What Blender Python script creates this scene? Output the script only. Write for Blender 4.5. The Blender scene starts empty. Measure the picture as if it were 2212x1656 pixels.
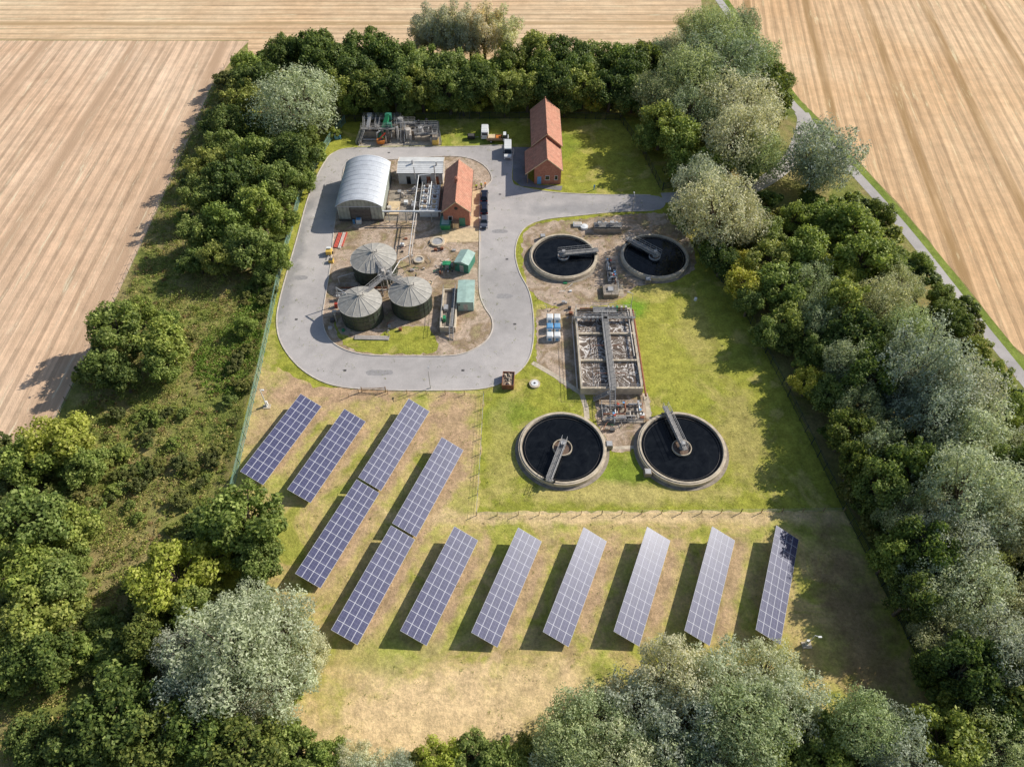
import bpy, math, random
import numpy as np
from mathutils import Vector, Matrix
random.seed(7); rng=np.random.default_rng(7)
sc=bpy.context.scene
sc.view_settings.view_transform='Standard'; sc.view_settings.look='None'
sc.view_settings.exposure=0; sc.view_settings.gamma=1
R=math.radians
# ------------------------------------------------ survey -> ground metres
CAMH=106.0; PITCH=50.5; FPX=1536.0
_s,_c=math.sin(R(PITCH)),math.cos(R(PITCH))
def G(a,b,z=0.0):
    """rectify a surveyed point on the level plane z to site metres"""
    u=a-1106.0; v=b-828.0; d=FPX*_s+v*_c; t=(CAMH-z)/d
    return (u*t,(FPX*_c-v*_s)*t,z)
def G2(a,b,z=0.0): return G(a,b,z)[:2]
# ------------------------------------------------ materials
def newmat(name):
    m=bpy.data.materials.new(name); m.use_nodes=True
    nt=m.node_tree; p=nt.nodes['Principled BSDF']
    return m,nt,p
def coords(nt,scale=(1,1,1),rz=0,kind='Object'):
    tc=nt.nodes.new('ShaderNodeTexCoord'); mp=nt.nodes.new('ShaderNodeMapping')
    mp.vector_type='POINT'
    mp.inputs['Scale'].default_value=scale; 
    if rz:
        m2=nt.nodes.new('ShaderNodeMapping'); m2.inputs['Rotation'].default_value=(0,0,rz)
        nt.links.new(tc.outputs[kind],m2.inputs['Vector']); nt.links.new(m2.outputs[0],mp.inputs['Vector'])
    else: nt.links.new(tc.outputs[kind],mp.inputs['Vector'])
    return mp.outputs[0]
def noise(nt,vec,scale,detail=5,rough=.6,dist=0):
    n=nt.nodes.new('ShaderNodeTexNoise'); nt.links.new(vec,n.inputs['Vector'])
    n.inputs['Scale'].default_value=scale; n.inputs['Detail'].default_value=detail
    n.inputs['Roughness'].default_value=rough; n.inputs['Distortion'].default_value=dist
    return n.outputs['Fac']
def ramp(nt,fac,stops):
    r=nt.nodes.new('ShaderNodeValToRGB'); nt.links.new(fac,r.inputs[0])
    e=r.color_ramp.elements
    while len(e)<len(stops): e.new(0.5)
    for el,(p,c) in zip(e,stops):
        el.position=p
        if not hasattr(c,'__len__'): c=(c,c,c)
        el.color=(*c,1)
    return r.outputs[0]
def mix(nt,fac,a,b,blend='MIX'):
    m=nt.nodes.new('ShaderNodeMix'); m.data_type='RGBA'; m.blend_type=blend
    def put(i,x):
        if hasattr(x,'is_linked') or hasattr(x,'links'): nt.links.new(x,m.inputs[i])
        elif hasattr(x,'__len__'): m.inputs[i].default_value=(*x,1)
        else: m.inputs[i].default_value=x
    put(0,fac); put(6,a); put(7,b)
    return m.outputs[2]
def bump(nt,p,h,strength=.4,dist=.1):
    b=nt.nodes.new('ShaderNodeBump'); b.inputs['Strength'].default_value=strength
    b.inputs['Distance'].default_value=dist
    nt.links.new(h,b.inputs['Height']); nt.links.new(b.outputs[0],p.inputs['Normal'])
def simple(name,col,rough=.7,metal=0,var=.25,scale=1.2,bmp=0):
    m,nt,p=newmat(name); v=coords(nt)
    n=noise(nt,v,scale,7,.65)
    k=ramp(nt,n,[(.3,1-var),(.7,1+var)])
    c=mix(nt,1.0,col,k,'MULTIPLY'); nt.links.new(c,p.inputs['Base Color'])
    p.inputs['Roughness'].default_value=rough; p.inputs['Metallic'].default_value=metal
    if bmp: bump(nt,p,noise(nt,v,scale*6,4),bmp,.05)
    return m
def patch(nt,col,wn,cx,cy,rx,ry,rz,colour,strength):
    """soft irregular patch of another ground cover or tone"""
    tc=nt.nodes.new('ShaderNodeTexCoord'); mp=nt.nodes.new('ShaderNodeMapping'); mp.vector_type='TEXTURE'
    mp.inputs['Location'].default_value=(cx,cy,0); mp.inputs['Rotation'].default_value=(0,0,rz); mp.inputs['Scale'].default_value=(rx,ry,1)
    nt.links.new(tc.outputs['Object'],mp.inputs['Vector'])
    ln=nt.nodes.new('ShaderNodeVectorMath'); ln.operation='LENGTH'; nt.links.new(mp.outputs[0],ln.inputs[0])
    ad=nt.nodes.new('ShaderNodeMath'); ad.operation='MULTIPLY_ADD'; nt.links.new(wn,ad.inputs[0]); ad.inputs[1].default_value=2.4; nt.links.new(ln.outputs['Value'],ad.inputs[2])
    f=nt.nodes.new('ShaderNodeMapRange'); nt.links.new(ad.outputs[0],f.inputs[0])
    f.inputs[1].default_value=1.70; f.inputs[2].default_value=2.35; f.inputs[3].default_value=strength; f.inputs[4].default_value=0
    return mix(nt,f.outputs[0],col,colour)
def groundmat(name,stops,big=.05,mid=.5,fine=3.0,contrast=.35,bmp=.5,rz=0,warp=.6,patches=()):
    m,nt,p=newmat(name); v=coords(nt,rz=rz)
    a=noise(nt,v,big,8,.62,warp); col=ramp(nt,a,stops)
    if patches:
        wn=noise(nt,v,.22,7,.7)
        for q in patches: col=patch(nt,col,wn,*q)
    b=noise(nt,v,mid,8,.7); k=ramp(nt,b,[(.28,1-contrast),(.72,1+contrast)])
    col=mix(nt,1.0,col,k,'MULTIPLY')
    c=noise(nt,v,fine,6,.8); k=ramp(nt,c,[(.3,1-contrast),(.7,1+contrast)])
    col=mix(nt,1.0,col,k,'MULTIPLY')
    nt.links.new(col,p.inputs['Base Color']); p.inputs['Roughness'].default_value=.95
    p.inputs['Specular IOR Level'].default_value=.1
    bump(nt,p,c,bmp,.25)
    return m
def fieldmat(name,base,light,dark,rz,tram=24.0,row=3.0):
    m,nt,p=newmat(name)
    v=coords(nt,rz=rz)
    big=noise(nt,v,.012,6,.6,.8)
    col=mix(nt,ramp(nt,big,[(.35,0.0),(.65,1.0)]),base,light)
    st=noise(nt,coords(nt,(1.2,.035,1),rz),1.0,5,.7)
    col=mix(nt,1.0,col,ramp(nt,st,[(.3,.74),(.7,1.16)]),'MULTIPLY')
    st2=noise(nt,coords(nt,(.22,.008,1),rz),1.0,4,.65)
    col=mix(nt,1.0,col,ramp(nt,st2,[(.3,(.80,.77,.74)),(.7,(1.1,1.1,1.1))]),'MULTIPLY')
    mot=noise(nt,v,.22,9,.78)
    col=mix(nt,1.0,col,ramp(nt,mot,[(.3,.78),(.7,1.14)]),'MULTIPLY')
    def waves(period,lo,hi,width,dist):
        w=nt.nodes.new('ShaderNodeTexWave'); w.wave_type='BANDS'; w.bands_direction='X'; w.wave_profile='SIN'
        w.inputs['Scale'].default_value=math.pi*2/(period*20.0)
        w.inputs['Distortion'].default_value=dist; w.inputs['Detail'].default_value=2
        w.inputs['Detail Scale'].default_value=.35
        nt.links.new(v,w.inputs['Vector'])
        return ramp(nt,w.outputs['Fac'],[(0,lo),(width,lo),(min(1,width+.05),hi)])
    col=mix(nt,1.0,col,waves(row,.80,1.04,.20,.7),'MULTIPLY')
    t=waves(tram,1.0,0.0,.016,.35)
    brk=ramp(nt,noise(nt,coords(nt,(1,.06,1),rz),.4,3),[(.35,.4),(.6,1.0)])
    col=mix(nt,mix(nt,1.0,t,brk,'MULTIPLY'),col,dark)
    sw=ramp(nt,noise(nt,coords(nt,(.8,.05,1),rz),.9,6,.8,.5),[(.57,0.0),(.68,.7)])
    col=mix(nt,sw,col,tuple(min(.92,x*1.28) for x in light))
    nt.links.new(col,p.inputs['Base Color']); p.inputs['Roughness'].default_value=.95
    p.inputs['Specular IOR Level'].default_value=.1
    bump(nt,p,noise(nt,coords(nt,(2.5,.8,1),rz),1.6,5,.7),.5,.2)
    return m

M={}
SOIL=(.54,.36,.22); STRAW=(.80,.58,.32); LUSH=(.20,.28,.035)
M['rough']=groundmat('rough_ground_mat',[(.3,(.13,.17,.04)),(.45,(.24,.25,.065)),(.58,(.35,.28,.12)),(.72,(.19,.23,.05))],.07,.6,2.5,.38,.8)
M['grass']=groundmat('mown_grass_mat',[(.3,(.23,.26,.032)),(.43,(.38,.37,.06)),(.52,(.31,.32,.05)),(.60,(.48,.41,.12)),(.72,(.30,.31,.045))],.11,.5,2.2,.38,.7,
   patches=[(20,67,9,5,0,LUSH,.7),(20,63,22,2.5,0,(.52,.43,.15),.9),(0,80,5,4,0,LUSH,.6),(30,96,7,14,0,(.44,.41,.08),.6),(26,108,3,3,0,(.18,.34,.03),.8),(14,170,5,10,0,LUSH,.7),(25,165,9,6,0,(.37,.38,.055),.6),(-10,172,9,4,0,LUSH,.6),(42,75,5,12,0,(.44,.36,.13),.7),(-2,72,3,10,0,(.48,.41,.13),.6),(38,100,4,12,0,(.45,.38,.12),.6)])
A_=R(-22.5)
sp=[]
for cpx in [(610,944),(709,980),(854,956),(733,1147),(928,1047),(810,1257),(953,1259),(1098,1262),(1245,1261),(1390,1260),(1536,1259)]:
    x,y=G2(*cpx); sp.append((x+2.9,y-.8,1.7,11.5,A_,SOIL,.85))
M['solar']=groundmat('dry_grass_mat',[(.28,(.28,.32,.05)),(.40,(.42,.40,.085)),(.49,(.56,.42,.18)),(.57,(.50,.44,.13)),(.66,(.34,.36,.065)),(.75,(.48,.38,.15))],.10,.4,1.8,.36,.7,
   patches=sp+[(-34,86,16,5,0,SOIL,.95),(-11,76,5,12,0,SOIL,.9),(-44,80,4,9,R(-20),SOIL,.6),(-13,27,16,8,0,STRAW,.95),(2,30,16,5,0,STRAW,.75),(-18,36,8,3,0,(.36,.38,.08),.5),(20,58.5,40,1.8,0,STRAW,.8),(52,40,5,18,0,(.32,.21,.11),.8)])  # last patch: dark soil with the tree belt's shade painted into its colour
M['gravel']=groundmat('gravel_mat',[(.3,(.44,.32,.23)),(.45,(.57,.44,.33)),(.56,(.35,.25,.16)),(.66,(.40,.34,.17)),(.8,(.50,.38,.27))],.2,1.0,5,.38,.7)
M['asphalt']=groundmat('asphalt_mat',[(.3,(.39,.36,.34)),(.5,(.49,.45,.425)),(.7,(.58,.53,.49))],.05,.35,5,.11,.2,
   patches=[(-50,120,3,40,0,(.29,.275,.27),.75),(-20,147,40,3,0,(.40,.37,.355),.5),(20,142,20,3,0,(.31,.295,.29),.6)])
M['paving']=groundmat('paving_mat',[(.3,(.20,.19,.19)),(.6,(.28,.265,.26))],.2,1,5,.15,.2)
for k_,nm,col,ro,me_,va,sc_,bm in [('concrete','concrete_mat',(.56,.47,.35),.9,0,.32,.8,.3),('conc_d','weathered_concrete_mat',(.31,.26,.205),.9,0,.38,.9,.3),
 ('kerb','kerb_mat',(.62,.55,.47),.9,0,.25,.8,0),('steel','galvanised_steel_mat',(.48,.465,.45),.5,.3,.25,2,0),('steel_d','dark_steel_mat',(.11,.10,.095),.6,.3,.3,2,0),
 ('grate','grating_mat',(.24,.23,.22),.7,.2,.3,3,0),('white','white_paint_mat',(.80,.80,.78),.5,0,.08,1,0),('pipe','pale_pipe_mat',(.56,.50,.44),.5,0,.2,2,0),
 ('red','red_paint_mat',(.50,.07,.04),.5,0,.2,2,0),('orange','orange_paint_mat',(.70,.22,.04),.5,0,.2,2,0),('yellow','yellow_paint_mat',(.72,.48,.10),.5,0,.2,2,0),
 ('blue','blue_paint_mat',(.15,.36,.60),.5,0,.15,2,0),('green','green_kiosk_mat',(.05,.22,.15),.5,0,.2,2,0),('paleg','pale_green_roof_mat',(.38,.52,.45),.6,0,.2,1,0),
 ('gren2','machine_green_mat',(.03,.25,.10),.5,0,.2,2,0),('digw','digester_wall_mat',(.055,.07,.045),.45,.1,.35,.9,0),('digr','digester_roof_mat',(.39,.365,.32),.7,0,.25,1.2,0),
 ('rib','roof_rib_mat',(.48,.45,.40),.7,0,.2,1,0),('rust','rust_mat',(.28,.11,.06),.9,0,.35,2,0),('black','black_rubber_mat',(.02,.02,.02),.8,0,.1,2,0),
 ('glass','dark_glass_mat',(.015,.02,.025),.08,0,.1,2,0),('carpaint','dark_car_paint_mat',(.02,.025,.045),.2,.3,.1,1,0),('wood','timber_mat',(.32,.21,.12),.9,0,.3,2,0),
 ('fence','green_fence_mat',(.22,.36,.29),.6,0,.15,1,0),('fenced','dark_fence_mat',(.03,.045,.035),.6,0,.15,1,0),('hatch','pale_hardstanding_mat',(.66,.50,.30),.9,0,.25,1,0),
 ('alu','aluminium_frame_mat',(.55,.55,.61),.6,0,.05,2,0),('skin','skin_mat',(.5,.3,.22),.6,0,.1,2,0),('hiv','hi_vis_mat',(.85,.30,.03),.7,0,.1,2,0),('hivy','hi_vis_yellow_mat',(.6,.8,.08),.7,0,.1,2,0),
 ('navy','trousers_mat',(.03,.035,.07),.9,0,.1,2,0),('hair','hair_mat',(.05,.03,.02),.8,0,.1,2,0),('bark','bark_mat',(.15,.115,.08),.95,0,.35,2,.5),('tar','tar_patch_mat',(.33,.31,.30),.9,0,.2,2,0)]:
    M[k_]=simple(nm,col,ro,me_,va,sc_,bm)
M['rubble']=groundmat('rubble_mat',[(.3,(.2,.14,.1)),(.6,(.4,.3,.22))],.8,2,6,.5,1)
def brick():
    m,nt,p=newmat('brick_wall_mat'); v=coords(nt)
    n=noise(nt,v,2.5,8,.75); c=ramp(nt,n,[(.3,(.27,.10,.065)),(.5,(.42,.17,.11)),(.7,(.52,.25,.16))])
    w=nt.nodes.new('ShaderNodeTexWave'); w.bands_direction='Z'; w.inputs['Scale'].default_value=math.pi*2/(.3*20)
    nt.links.new(v,w.inputs['Vector'])
    c=mix(nt,1.0,c,ramp(nt,w.outputs['Fac'],[(0,1.25),(.2,1.0),(1,.95)]),'MULTIPLY')
    nt.links.new(c,p.inputs['Base Color']); p.inputs['Roughness'].default_value=.9; return m
M['brick']=brick()
def tiles():
    m,nt,p=newmat('pantile_roof_mat'); v=coords(nt)
    n=noise(nt,v,1.3,8,.75); c=ramp(nt,n,[(.28,(.34,.14,.09)),(.5,(.53,.235,.15)),(.72,(.64,.34,.23))])
    w=nt.nodes.new('ShaderNodeTexWave'); w.bands_direction='Y'; w.inputs['Scale'].default_value=math.pi*2/(.6*20)
    w.inputs['Distortion'].default_value=.3
    nt.links.new(v,w.inputs['Vector'])
    c=mix(nt,1.0,c,ramp(nt,w.outputs['Fac'],[(0,.78),(.5,1.05)]),'MULTIPLY')
    c=mix(nt,ramp(nt,noise(nt,v,.5,7,.7),[(.50,0.0),(.7,.7)]),c,(.29,.17,.11))
    nt.links.new(c,p.inputs['Base Color']); p.inputs['Roughness'].default_value=.85
    bump(nt,p,w.outputs['Fac'],.5,.08); return m
M['tiles']=tiles()
def corr(name,c1,axis,period,metal=.1,stain=.15):
    m,nt,p=newmat(name); v=coords(nt)
    w=nt.nodes.new('ShaderNodeTexWave'); w.bands_direction=axis; w.inputs['Scale'].default_value=math.pi*2/(period*20)
    nt.links.new(v,w.inputs['Vector'])
    c=mix(nt,1.0,c1,ramp(nt,w.outputs['Fac'],[(0,.82),(.6,1.05)]),'MULTIPLY')
    c=mix(nt,1.0,c,ramp(nt,noise(nt,v,.7,7,.7),[(.3,1-stain),(.7,1+stain)]),'MULTIPLY')
    nt.links.new(c,p.inputs['Base Color']); p.inputs['Roughness'].default_value=.5; p.inputs['Metallic'].default_value=metal
    bump(nt,p,w.outputs['Fac'],.6,.05); return m
M['barnroof']=corr('barn_roof_mat',(.58,.60,.63),'Y',.45)
M['barnwall']=corr('barn_wall_mat',(.38,.40,.35),'X',.9,.1,.3)
M['barnwally']=corr('barn_side_mat',(.34,.36,.31),'Y',.9,.1,.3)
M['whiteroof']=corr('white_roof_mat',(.74,.73,.70),'X',.6)
M['whitewall']=corr('white_wall_mat',(.52,.53,.52),'X',.9)
def water():
    m,nt,p=newmat('tank_water_mat'); v=coords(nt)
    c=ramp(nt,noise(nt,v,.35,6,.65,1.5),[(.35,(.004,.005,.007)),(.62,(.012,.014,.017)),(.75,(.03,.032,.035))])
    nt.links.new(c,p.inputs['Base Color']); p.inputs['Roughness'].default_value=.08
    p.inputs['IOR'].default_value=1.30
    bump(nt,p,noise(nt,v,3,3),.05,.02); return m
M['water']=water()
def foam():
    m,nt,p=newmat('aeration_foam_mat'); v=coords(nt)
    d=noise(nt,v,.24,5,.48,2.6)
    c=ramp(nt,d,[(.30,(.06,.045,.035)),(.42,(.15,.11,.08)),(.465,(.20,.15,.11)),(.480,(.85,.80,.75)),(.495,(.70,.64,.57)),(.510,(.19,.14,.10)),(.58,(.10,.075,.055)),(.600,(.75,.69,.62)),(.615,(.20,.15,.11)),(.75,(.09,.07,.05))])
    sp_=ramp(nt,noise(nt,v,2.2,4,.65),[(.64,0.0),(.72,.55)]); c=mix(nt,sp_,c,(.70,.66,.61))
    nt.links.new(c,p.inputs['Base Color']); p.inputs['Roughness'].default_value=.35; return m
M['foam']=foam()
def sludge():
    m,nt,p=newmat('brown_sludge_mat'); v=coords(nt)
    c=ramp(nt,noise(nt,v,1.5,6,.7,1),[(.3,(.06,.04,.03)),(.6,(.20,.13,.09)),(.75,(.34,.26,.2))])
    nt.links.new(c,p.inputs['Base Color']); p.inputs['Roughness'].default_value=.4; return m
M['sludge']=sludge()
def pv():
    m,nt,p=newmat('solar_cell_mat'); v=coords(nt)
    c0=mix(nt,ramp(nt,noise(nt,v,.5,5),[(.3,0.0),(.7,1.0)]),(.030,.034,.095),(.050,.052,.130))
    for ax,per in (('Y',.557),('X',.5625)):
        w=nt.nodes.new('ShaderNodeTexWave'); w.bands_direction=ax; w.inputs['Scale'].default_value=math.pi*2/(per*20)
        nt.links.new(v,w.inputs['Vector'])
        c0=mix(nt,ramp(nt,w.outputs['Fac'],[(0,.30),(.06,0.0)]),c0,(.20,.20,.33))
    c0=mix(nt,ramp(nt,noise(nt,v,1.7,8,.75),[(.55,0.0),(.78,.22)]),c0,(.30,.27,.29))
    nt.links.new(c0,p.inputs['Base Color']); p.inputs['Roughness'].default_value=.40
    p.inputs['Specular IOR Level'].default_value=.50
    p.inputs['Coat Weight'].default_value=.32; p.inputs['Coat Roughness'].default_value=.27
    return m
M['pv']=pv()
def leafmat(name,a,b,c,trans=.38,spec=.25):
    m,nt,p=newmat(name)
    g=nt.nodes.new('ShaderNodeNewGeometry'); oi=nt.nodes.new('ShaderNodeObjectInfo')
    col=ramp(nt,g.outputs['Random Per Island'],[(0,a),(.55,b),(1,c)])
    v=coords(nt); k=ramp(nt,noise(nt,v,.45,4,.6),[(.3,.66),(.7,1.28)])
    col=mix(nt,1.0,col,k,'MULTIPLY')
    hv=ramp(nt,oi.outputs['Random'],[(0,(.74,.82,.77)),(.3,(1.0,1.0,.95)),(.6,(1.0,1.07,.85)),(.8,(1.20,1.16,.9)),(1,(1.25,1.12,1.0))])
    col=mix(nt,1.0,col,hv,'MULTIPLY')
    nt.links.new(col,p.inputs['Base Color']); p.inputs['Roughness'].default_value=.55
    p.inputs['Specular IOR Level'].default_value=spec
    tr=nt.nodes.new('ShaderNodeBsdfTranslucent'); nt.links.new(mix(nt,1.0,col,(1.15,1.15,.78),'MULTIPLY'),tr.inputs['Color'])
    ms=nt.nodes.new('ShaderNodeMixShader'); ms.inputs[0].default_value=trans
    nt.links.new(p.outputs[0],ms.inputs[1]); nt.links.new(tr.outputs[0],ms.inputs[2])
    nt.links.new(ms.outputs[0],nt.nodes['Material Output'].inputs[0]); return m
LW=leafmat('willow_leaf_mat',(.30,.33,.23),(.54,.56,.44),(.70,.69,.61))
LV=leafmat('green_willow_leaf_mat',(.20,.25,.13),(.40,.45,.27),(.60,.62,.43))
LD=leafmat('dark_leaf_mat',(.07,.105,.028),(.145,.20,.052),(.30,.34,.10))
LM=leafmat('mid_leaf_mat',(.13,.18,.045),(.27,.33,.085),(.46,.50,.17))
LY=leafmat('yellowgreen_leaf_mat',(.27,.31,.04),(.48,.50,.10),(.62,.60,.18))
LP=leafmat('pale_leaf_mat',(.48,.46,.36),(.64,.61,.50),(.68,.66,.58),.48)
LO=leafmat('autumn_leaf_mat',(.4,.26,.02),(.6,.42,.04),(.65,.48,.08))
LS=leafmat('bramble_leaf_mat',(.11,.13,.035),(.21,.23,.07),(.36,.33,.14))

# ------------------------------------------------ mesh builder
class MB:
    def __init__(s): s.v=[];s.f=[];s.m=[];s.mats=[];s.sm=[]
    def mi(s,m):
        m=M[m] if isinstance(m,str) else m
        if m not in s.mats: s.mats.append(m)
        return s.mats.index(m)
    def add(s,vs,fs,mat,smooth=False):
        o=len(s.v); s.v+= [tuple(x) for x in vs]; i=s.mi(mat)
        for f in fs: s.f.append([o+k for k in f]); s.m.append(i); s.sm.append(smooth)
    def frus(s,x0,x1,y0,y1,z0,X0,X1,Y0,Y1,z1,mat):
        s.add([(x0,y0,z0),(x1,y0,z0),(x1,y1,z0),(x0,y1,z0),(X0,Y0,z1),(X1,Y0,z1),(X1,Y1,z1),(X0,Y1,z1)],
          [(3,2,1,0),(4,5,6,7),(0,1,5,4),(1,2,6,5),(2,3,7,6),(3,0,4,7)],mat)
    def bx(s,x0,x1,y0,y1,z0,z1,mat): s.frus(x0,x1,y0,y1,z0,x0,x1,y0,y1,z1,mat)
    def beam(s,p0,p1,w,h,mat):
        p0=Vector(p0);p1=Vector(p1);d=(p1-p0).normalized()
        up=Vector((0,0,1)) if abs(d.z)<.95 else Vector((0,1,0))
        a=d.cross(up).normalized()*w/2; b=a.cross(d).normalized()*h/2
        vs=[p0-a-b,p0+a-b,p0+a+b,p0-a+b,p1-a-b,p1+a-b,p1+a+b,p1-a+b]
        s.add(vs,[(3,2,1,0),(4,5,6,7),(0,1,5,4),(1,2,6,5),(2,3,7,6),(3,0,4,7)],mat)
    def cyl(s,p0,p1,r,mat,n=12,r1=None,caps=True):
        r1=r if r1 is None else r1
        p0=Vector(p0);p1=Vector(p1);d=(p1-p0).normalized()
        up=Vector((0,0,1)) if abs(d.z)<.95 else Vector((0,1,0))
        a=d.cross(up).normalized(); b=a.cross(d).normalized()
        vs=[];
        for i in range(n):
            t=2*math.pi*i/n; o=a*math.cos(t)+b*math.sin(t); vs.append(p0+o*r)
        for i in range(n):
            t=2*math.pi*i/n; o=a*math.cos(t)+b*math.sin(t); vs.append(p1+o*r1)
        s.add(vs,[(i,(i+1)%n,n+(i+1)%n,n+i) for i in range(n)],mat,True)
        if caps:
            s.add(vs[:n],[tuple(range(n-1,-1,-1))],mat); s.add(vs[n:],[tuple(range(n))],mat)
    def pipe(s,pts,r,mat,n=8):
        for a,b in zip(pts[:-1],pts[1:]): s.cyl(a,b,r,mat,n)
    def ring(s,cx,cy,r0,r1,z0,z1,mat,n=72):
        vs=[]
        for (r,z) in ((r0,z0),(r1,z0),(r1,z1),(r0,z1)):
            for i in range(n):
                t=2*math.pi*i/n; vs.append((cx+r*math.cos(t),cy+r*math.sin(t),z))
        fs=[]
        for k in range(4):
            for i in range(n):
                j=(i+1)%n; a=k*n; b=((k+1)%4)*n; fs.append((a+i,a+j,b+j,b+i))
        s.add(vs,fs,mat)
    def disc(s,cx,cy,r,z,mat,n=72):
        s.add([(cx+r*math.cos(2*math.pi*i/n),cy+r*math.sin(2*math.pi*i/n),z) for i in range(n)],[tuple(range(n))],mat)
    def rail(s,p0,p1,mat='steel',h=1.1,step=1.5,t=.05):
        p0=Vector(p0);p1=Vector(p1);L=(p1-p0).length;n=max(1,int(L/step));u=Vector((0,0,1))
        s.beam(p0+u*h,p1+u*h,t,t,mat); s.beam(p0+u*h*.5,p1+u*h*.5,t*.8,t*.8,mat)
        for i in range(n+1):
            q=p0.lerp(p1,i/n); s.beam(q,q+u*(h-t/2-.002),t,t,mat)
    def stairs(s,p0,p1,w,mat='grate',rails=True):
        p0=Vector(p0);p1=Vector(p1);n=max(2,int(abs(p1.z-p0.z)/.22))
        d=Vector((p1.x-p0.x,p1.y-p0.y,0)).normalized(); a=Vector((-d.y,d.x,0))*w/2
        for i in range(n):
            q=p0.lerp(p1,(i+.5)/n); s.beam(q-a,q+a,.26,.05,mat)
        for k in (-1,1):
            s.beam(p0+a*k,p1+a*k,.06,.2,'steel')
            if rails: s.rail(p0+a*k,p1+a*k,'steel',1.0,1.2)
    def deck(s,p0,p1,w,mat='grate',rails=(1,1),th=.12):
        p0=Vector(p0);p1=Vector(p1);d=(p1-p0).normalized();a=Vector((-d.y,d.x,0))*w/2
        s.beam(p0,p1,w,th,mat)
        for k,o in ((-1,rails[0]),(1,rails[1])):
            if o: s.rail(p0+a*k*.94+Vector((0,0,th/2)),p1+a*k*.94+Vector((0,0,th/2)))
    def build(s,name,parent=None,loc=(0,0,0),rz=0):
        me=bpy.data.meshes.new(name); me.from_pydata(s.v,[],s.f)
        for m in s.mats: me.materials.append(m)
        me.polygons.foreach_set('material_index',s.m); me.polygons.foreach_set('use_smooth',s.sm); me.update()
        o=bpy.data.objects.new(name,me); sc.collection.objects.link(o)
        o.location=loc; o.rotation_euler=(0,0,rz)
        if parent: o.parent=parent
        return o
def empty(name,loc=(0,0,0),rz=0):
    o=bpy.data.objects.new(name,None); sc.collection.objects.link(o); o.location=loc; o.rotation_euler=(0,0,rz); return o
def cat(pts,n=6,closed=True):
    out=[];L=len(pts)
    rngk=range(L) if closed else range(L-1)
    for i in rngk:
        P=[pts[(i+k)%L] if closed else pts[min(max(i+k,0),L-1)] for k in (-1,0,1,2)]
        for j in range(n):
            t=j/n
            out.append(tuple(.5*((2*P[1][d])+(-P[0][d]+P[2][d])*t+(2*P[0][d]-5*P[1][d]+4*P[2][d]-P[3][d])*t*t+(-P[0][d]+3*P[1][d]-3*P[2][d]+P[3][d])*t**3) for d in (0,1)))
    if not closed: out.append(tuple(pts[-1][:2]))
    return out
def jag(pts,step,amp,closed=True):
    out=[]
    for a,b in zip(pts,pts[1:]+(pts[:1] if closed else [])):
        L=math.dist(a,b); n=max(1,int(L/step))
        for i in range(n):
            t=i/n; out.append((a[0]+(b[0]-a[0])*t+random.uniform(-amp,amp),a[1]+(b[1]-a[1])*t+random.uniform(-amp,amp)))
    return out
def sheet(name,pts,z,mat):
    b=MB(); b.add([(p[0],p[1],z) for p in pts],[tuple(range(len(pts)))],mat)
    o=b.build(name)
    if o.data.polygons[0].normal.z<0: o.data.flip_normals()
    return o
def ribbon(name,pts,w,z,mat):
    b=MB(); vs=[];n=len(pts)
    for i,p in enumerate(pts):
        a=pts[max(0,i-1)];c=pts[min(n-1,i+1)];d=Vector((c[0]-a[0],c[1]-a[1])).normalized()
        vs+=[(p[0]-d.y*w/2,p[1]+d.x*w/2,z),(p[0]+d.y*w/2,p[1]-d.x*w/2,z)]
    b.add(vs,[(2*i,2*i+1,2*i+3,2*i+2) for i in range(n-1)],mat); return b.build(name)
def inpoly(x,y,poly):
    c=False;n=len(poly);j=n-1
    for i in range(n):
        xi,yi=poly[i][:2];xj,yj=poly[j][:2]
        if (yi>y)!=(yj>y) and x<(xj-xi)*(y-yi)/(yj-yi)+xi: c=not c
        j=i
    return c
def segd(x,y,poly):
    best=1e9
    for a,b in zip(poly[:-1],poly[1:]):
        dx,dy=b[0]-a[0],b[1]-a[1];t=max(0,min(1,((x-a[0])*dx+(y-a[1])*dy)/(dx*dx+dy*dy+1e-9)))
        best=min(best,math.hypot(x-a[0]-dx*t,y-a[1]-dy*t))
    return best

# ------------------------------------------------ ground sheets
sheet('ground',[(-2500,-600),(2500,-600),(2500,3500),(-2500,3500)],0,M['rough'])
fl=fieldmat('left_stubble_mat',(.80,.54,.35),(.89,.65,.45),(.54,.36,.23),R(-2),28,3.2)
ft=fieldmat('far_stubble_mat',(.78,.53,.31),(.87,.66,.43),(.50,.34,.18),R(90),22,3.5)
fr=fieldmat('right_stubble_mat',(.78,.50,.27),(.87,.61,.37),(.42,.26,.12),R(9),20,3.0)
edge=[(-96,-300),(-96,30),(-92,62),(-84.5,77),(-85,110),(-86,150),(-88,200),(-86,222),(-84,230)]
sheet('stubble_field',[(-2400,-300)]+[(p[0]+random.uniform(-.5,.5),p[1]) for p in edge[:-1]]+[(-84,229.5),(-2400,236)],.008,fl)
path=[(104,58),(99.4,88.3),(96.6,106),(92.2,135.3),(86.5,162),(81.6,184.6),(78.6,200),(72.4,256),(66,310),(40,500)]
path_s=cat(path,6,False)
sheet('stubble_field',[(-2400,236.5)]+jag([(-84,230),(-82,218),(-30,217),(30,217),(52,224),(66,240)],4,.5,False)+[(66,262),(59,310),(33,500),(-200,2400),(-2400,2400)],.010,ft)
sheet('stubble_field',[(104+9,-300)]+[(p[0]+3.6+random.uniform(-.4,.4),p[1]) for p in path_s]+[(60,600),(-150,2400),(2400,2400),(2400,-300)],.008,fr)
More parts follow.
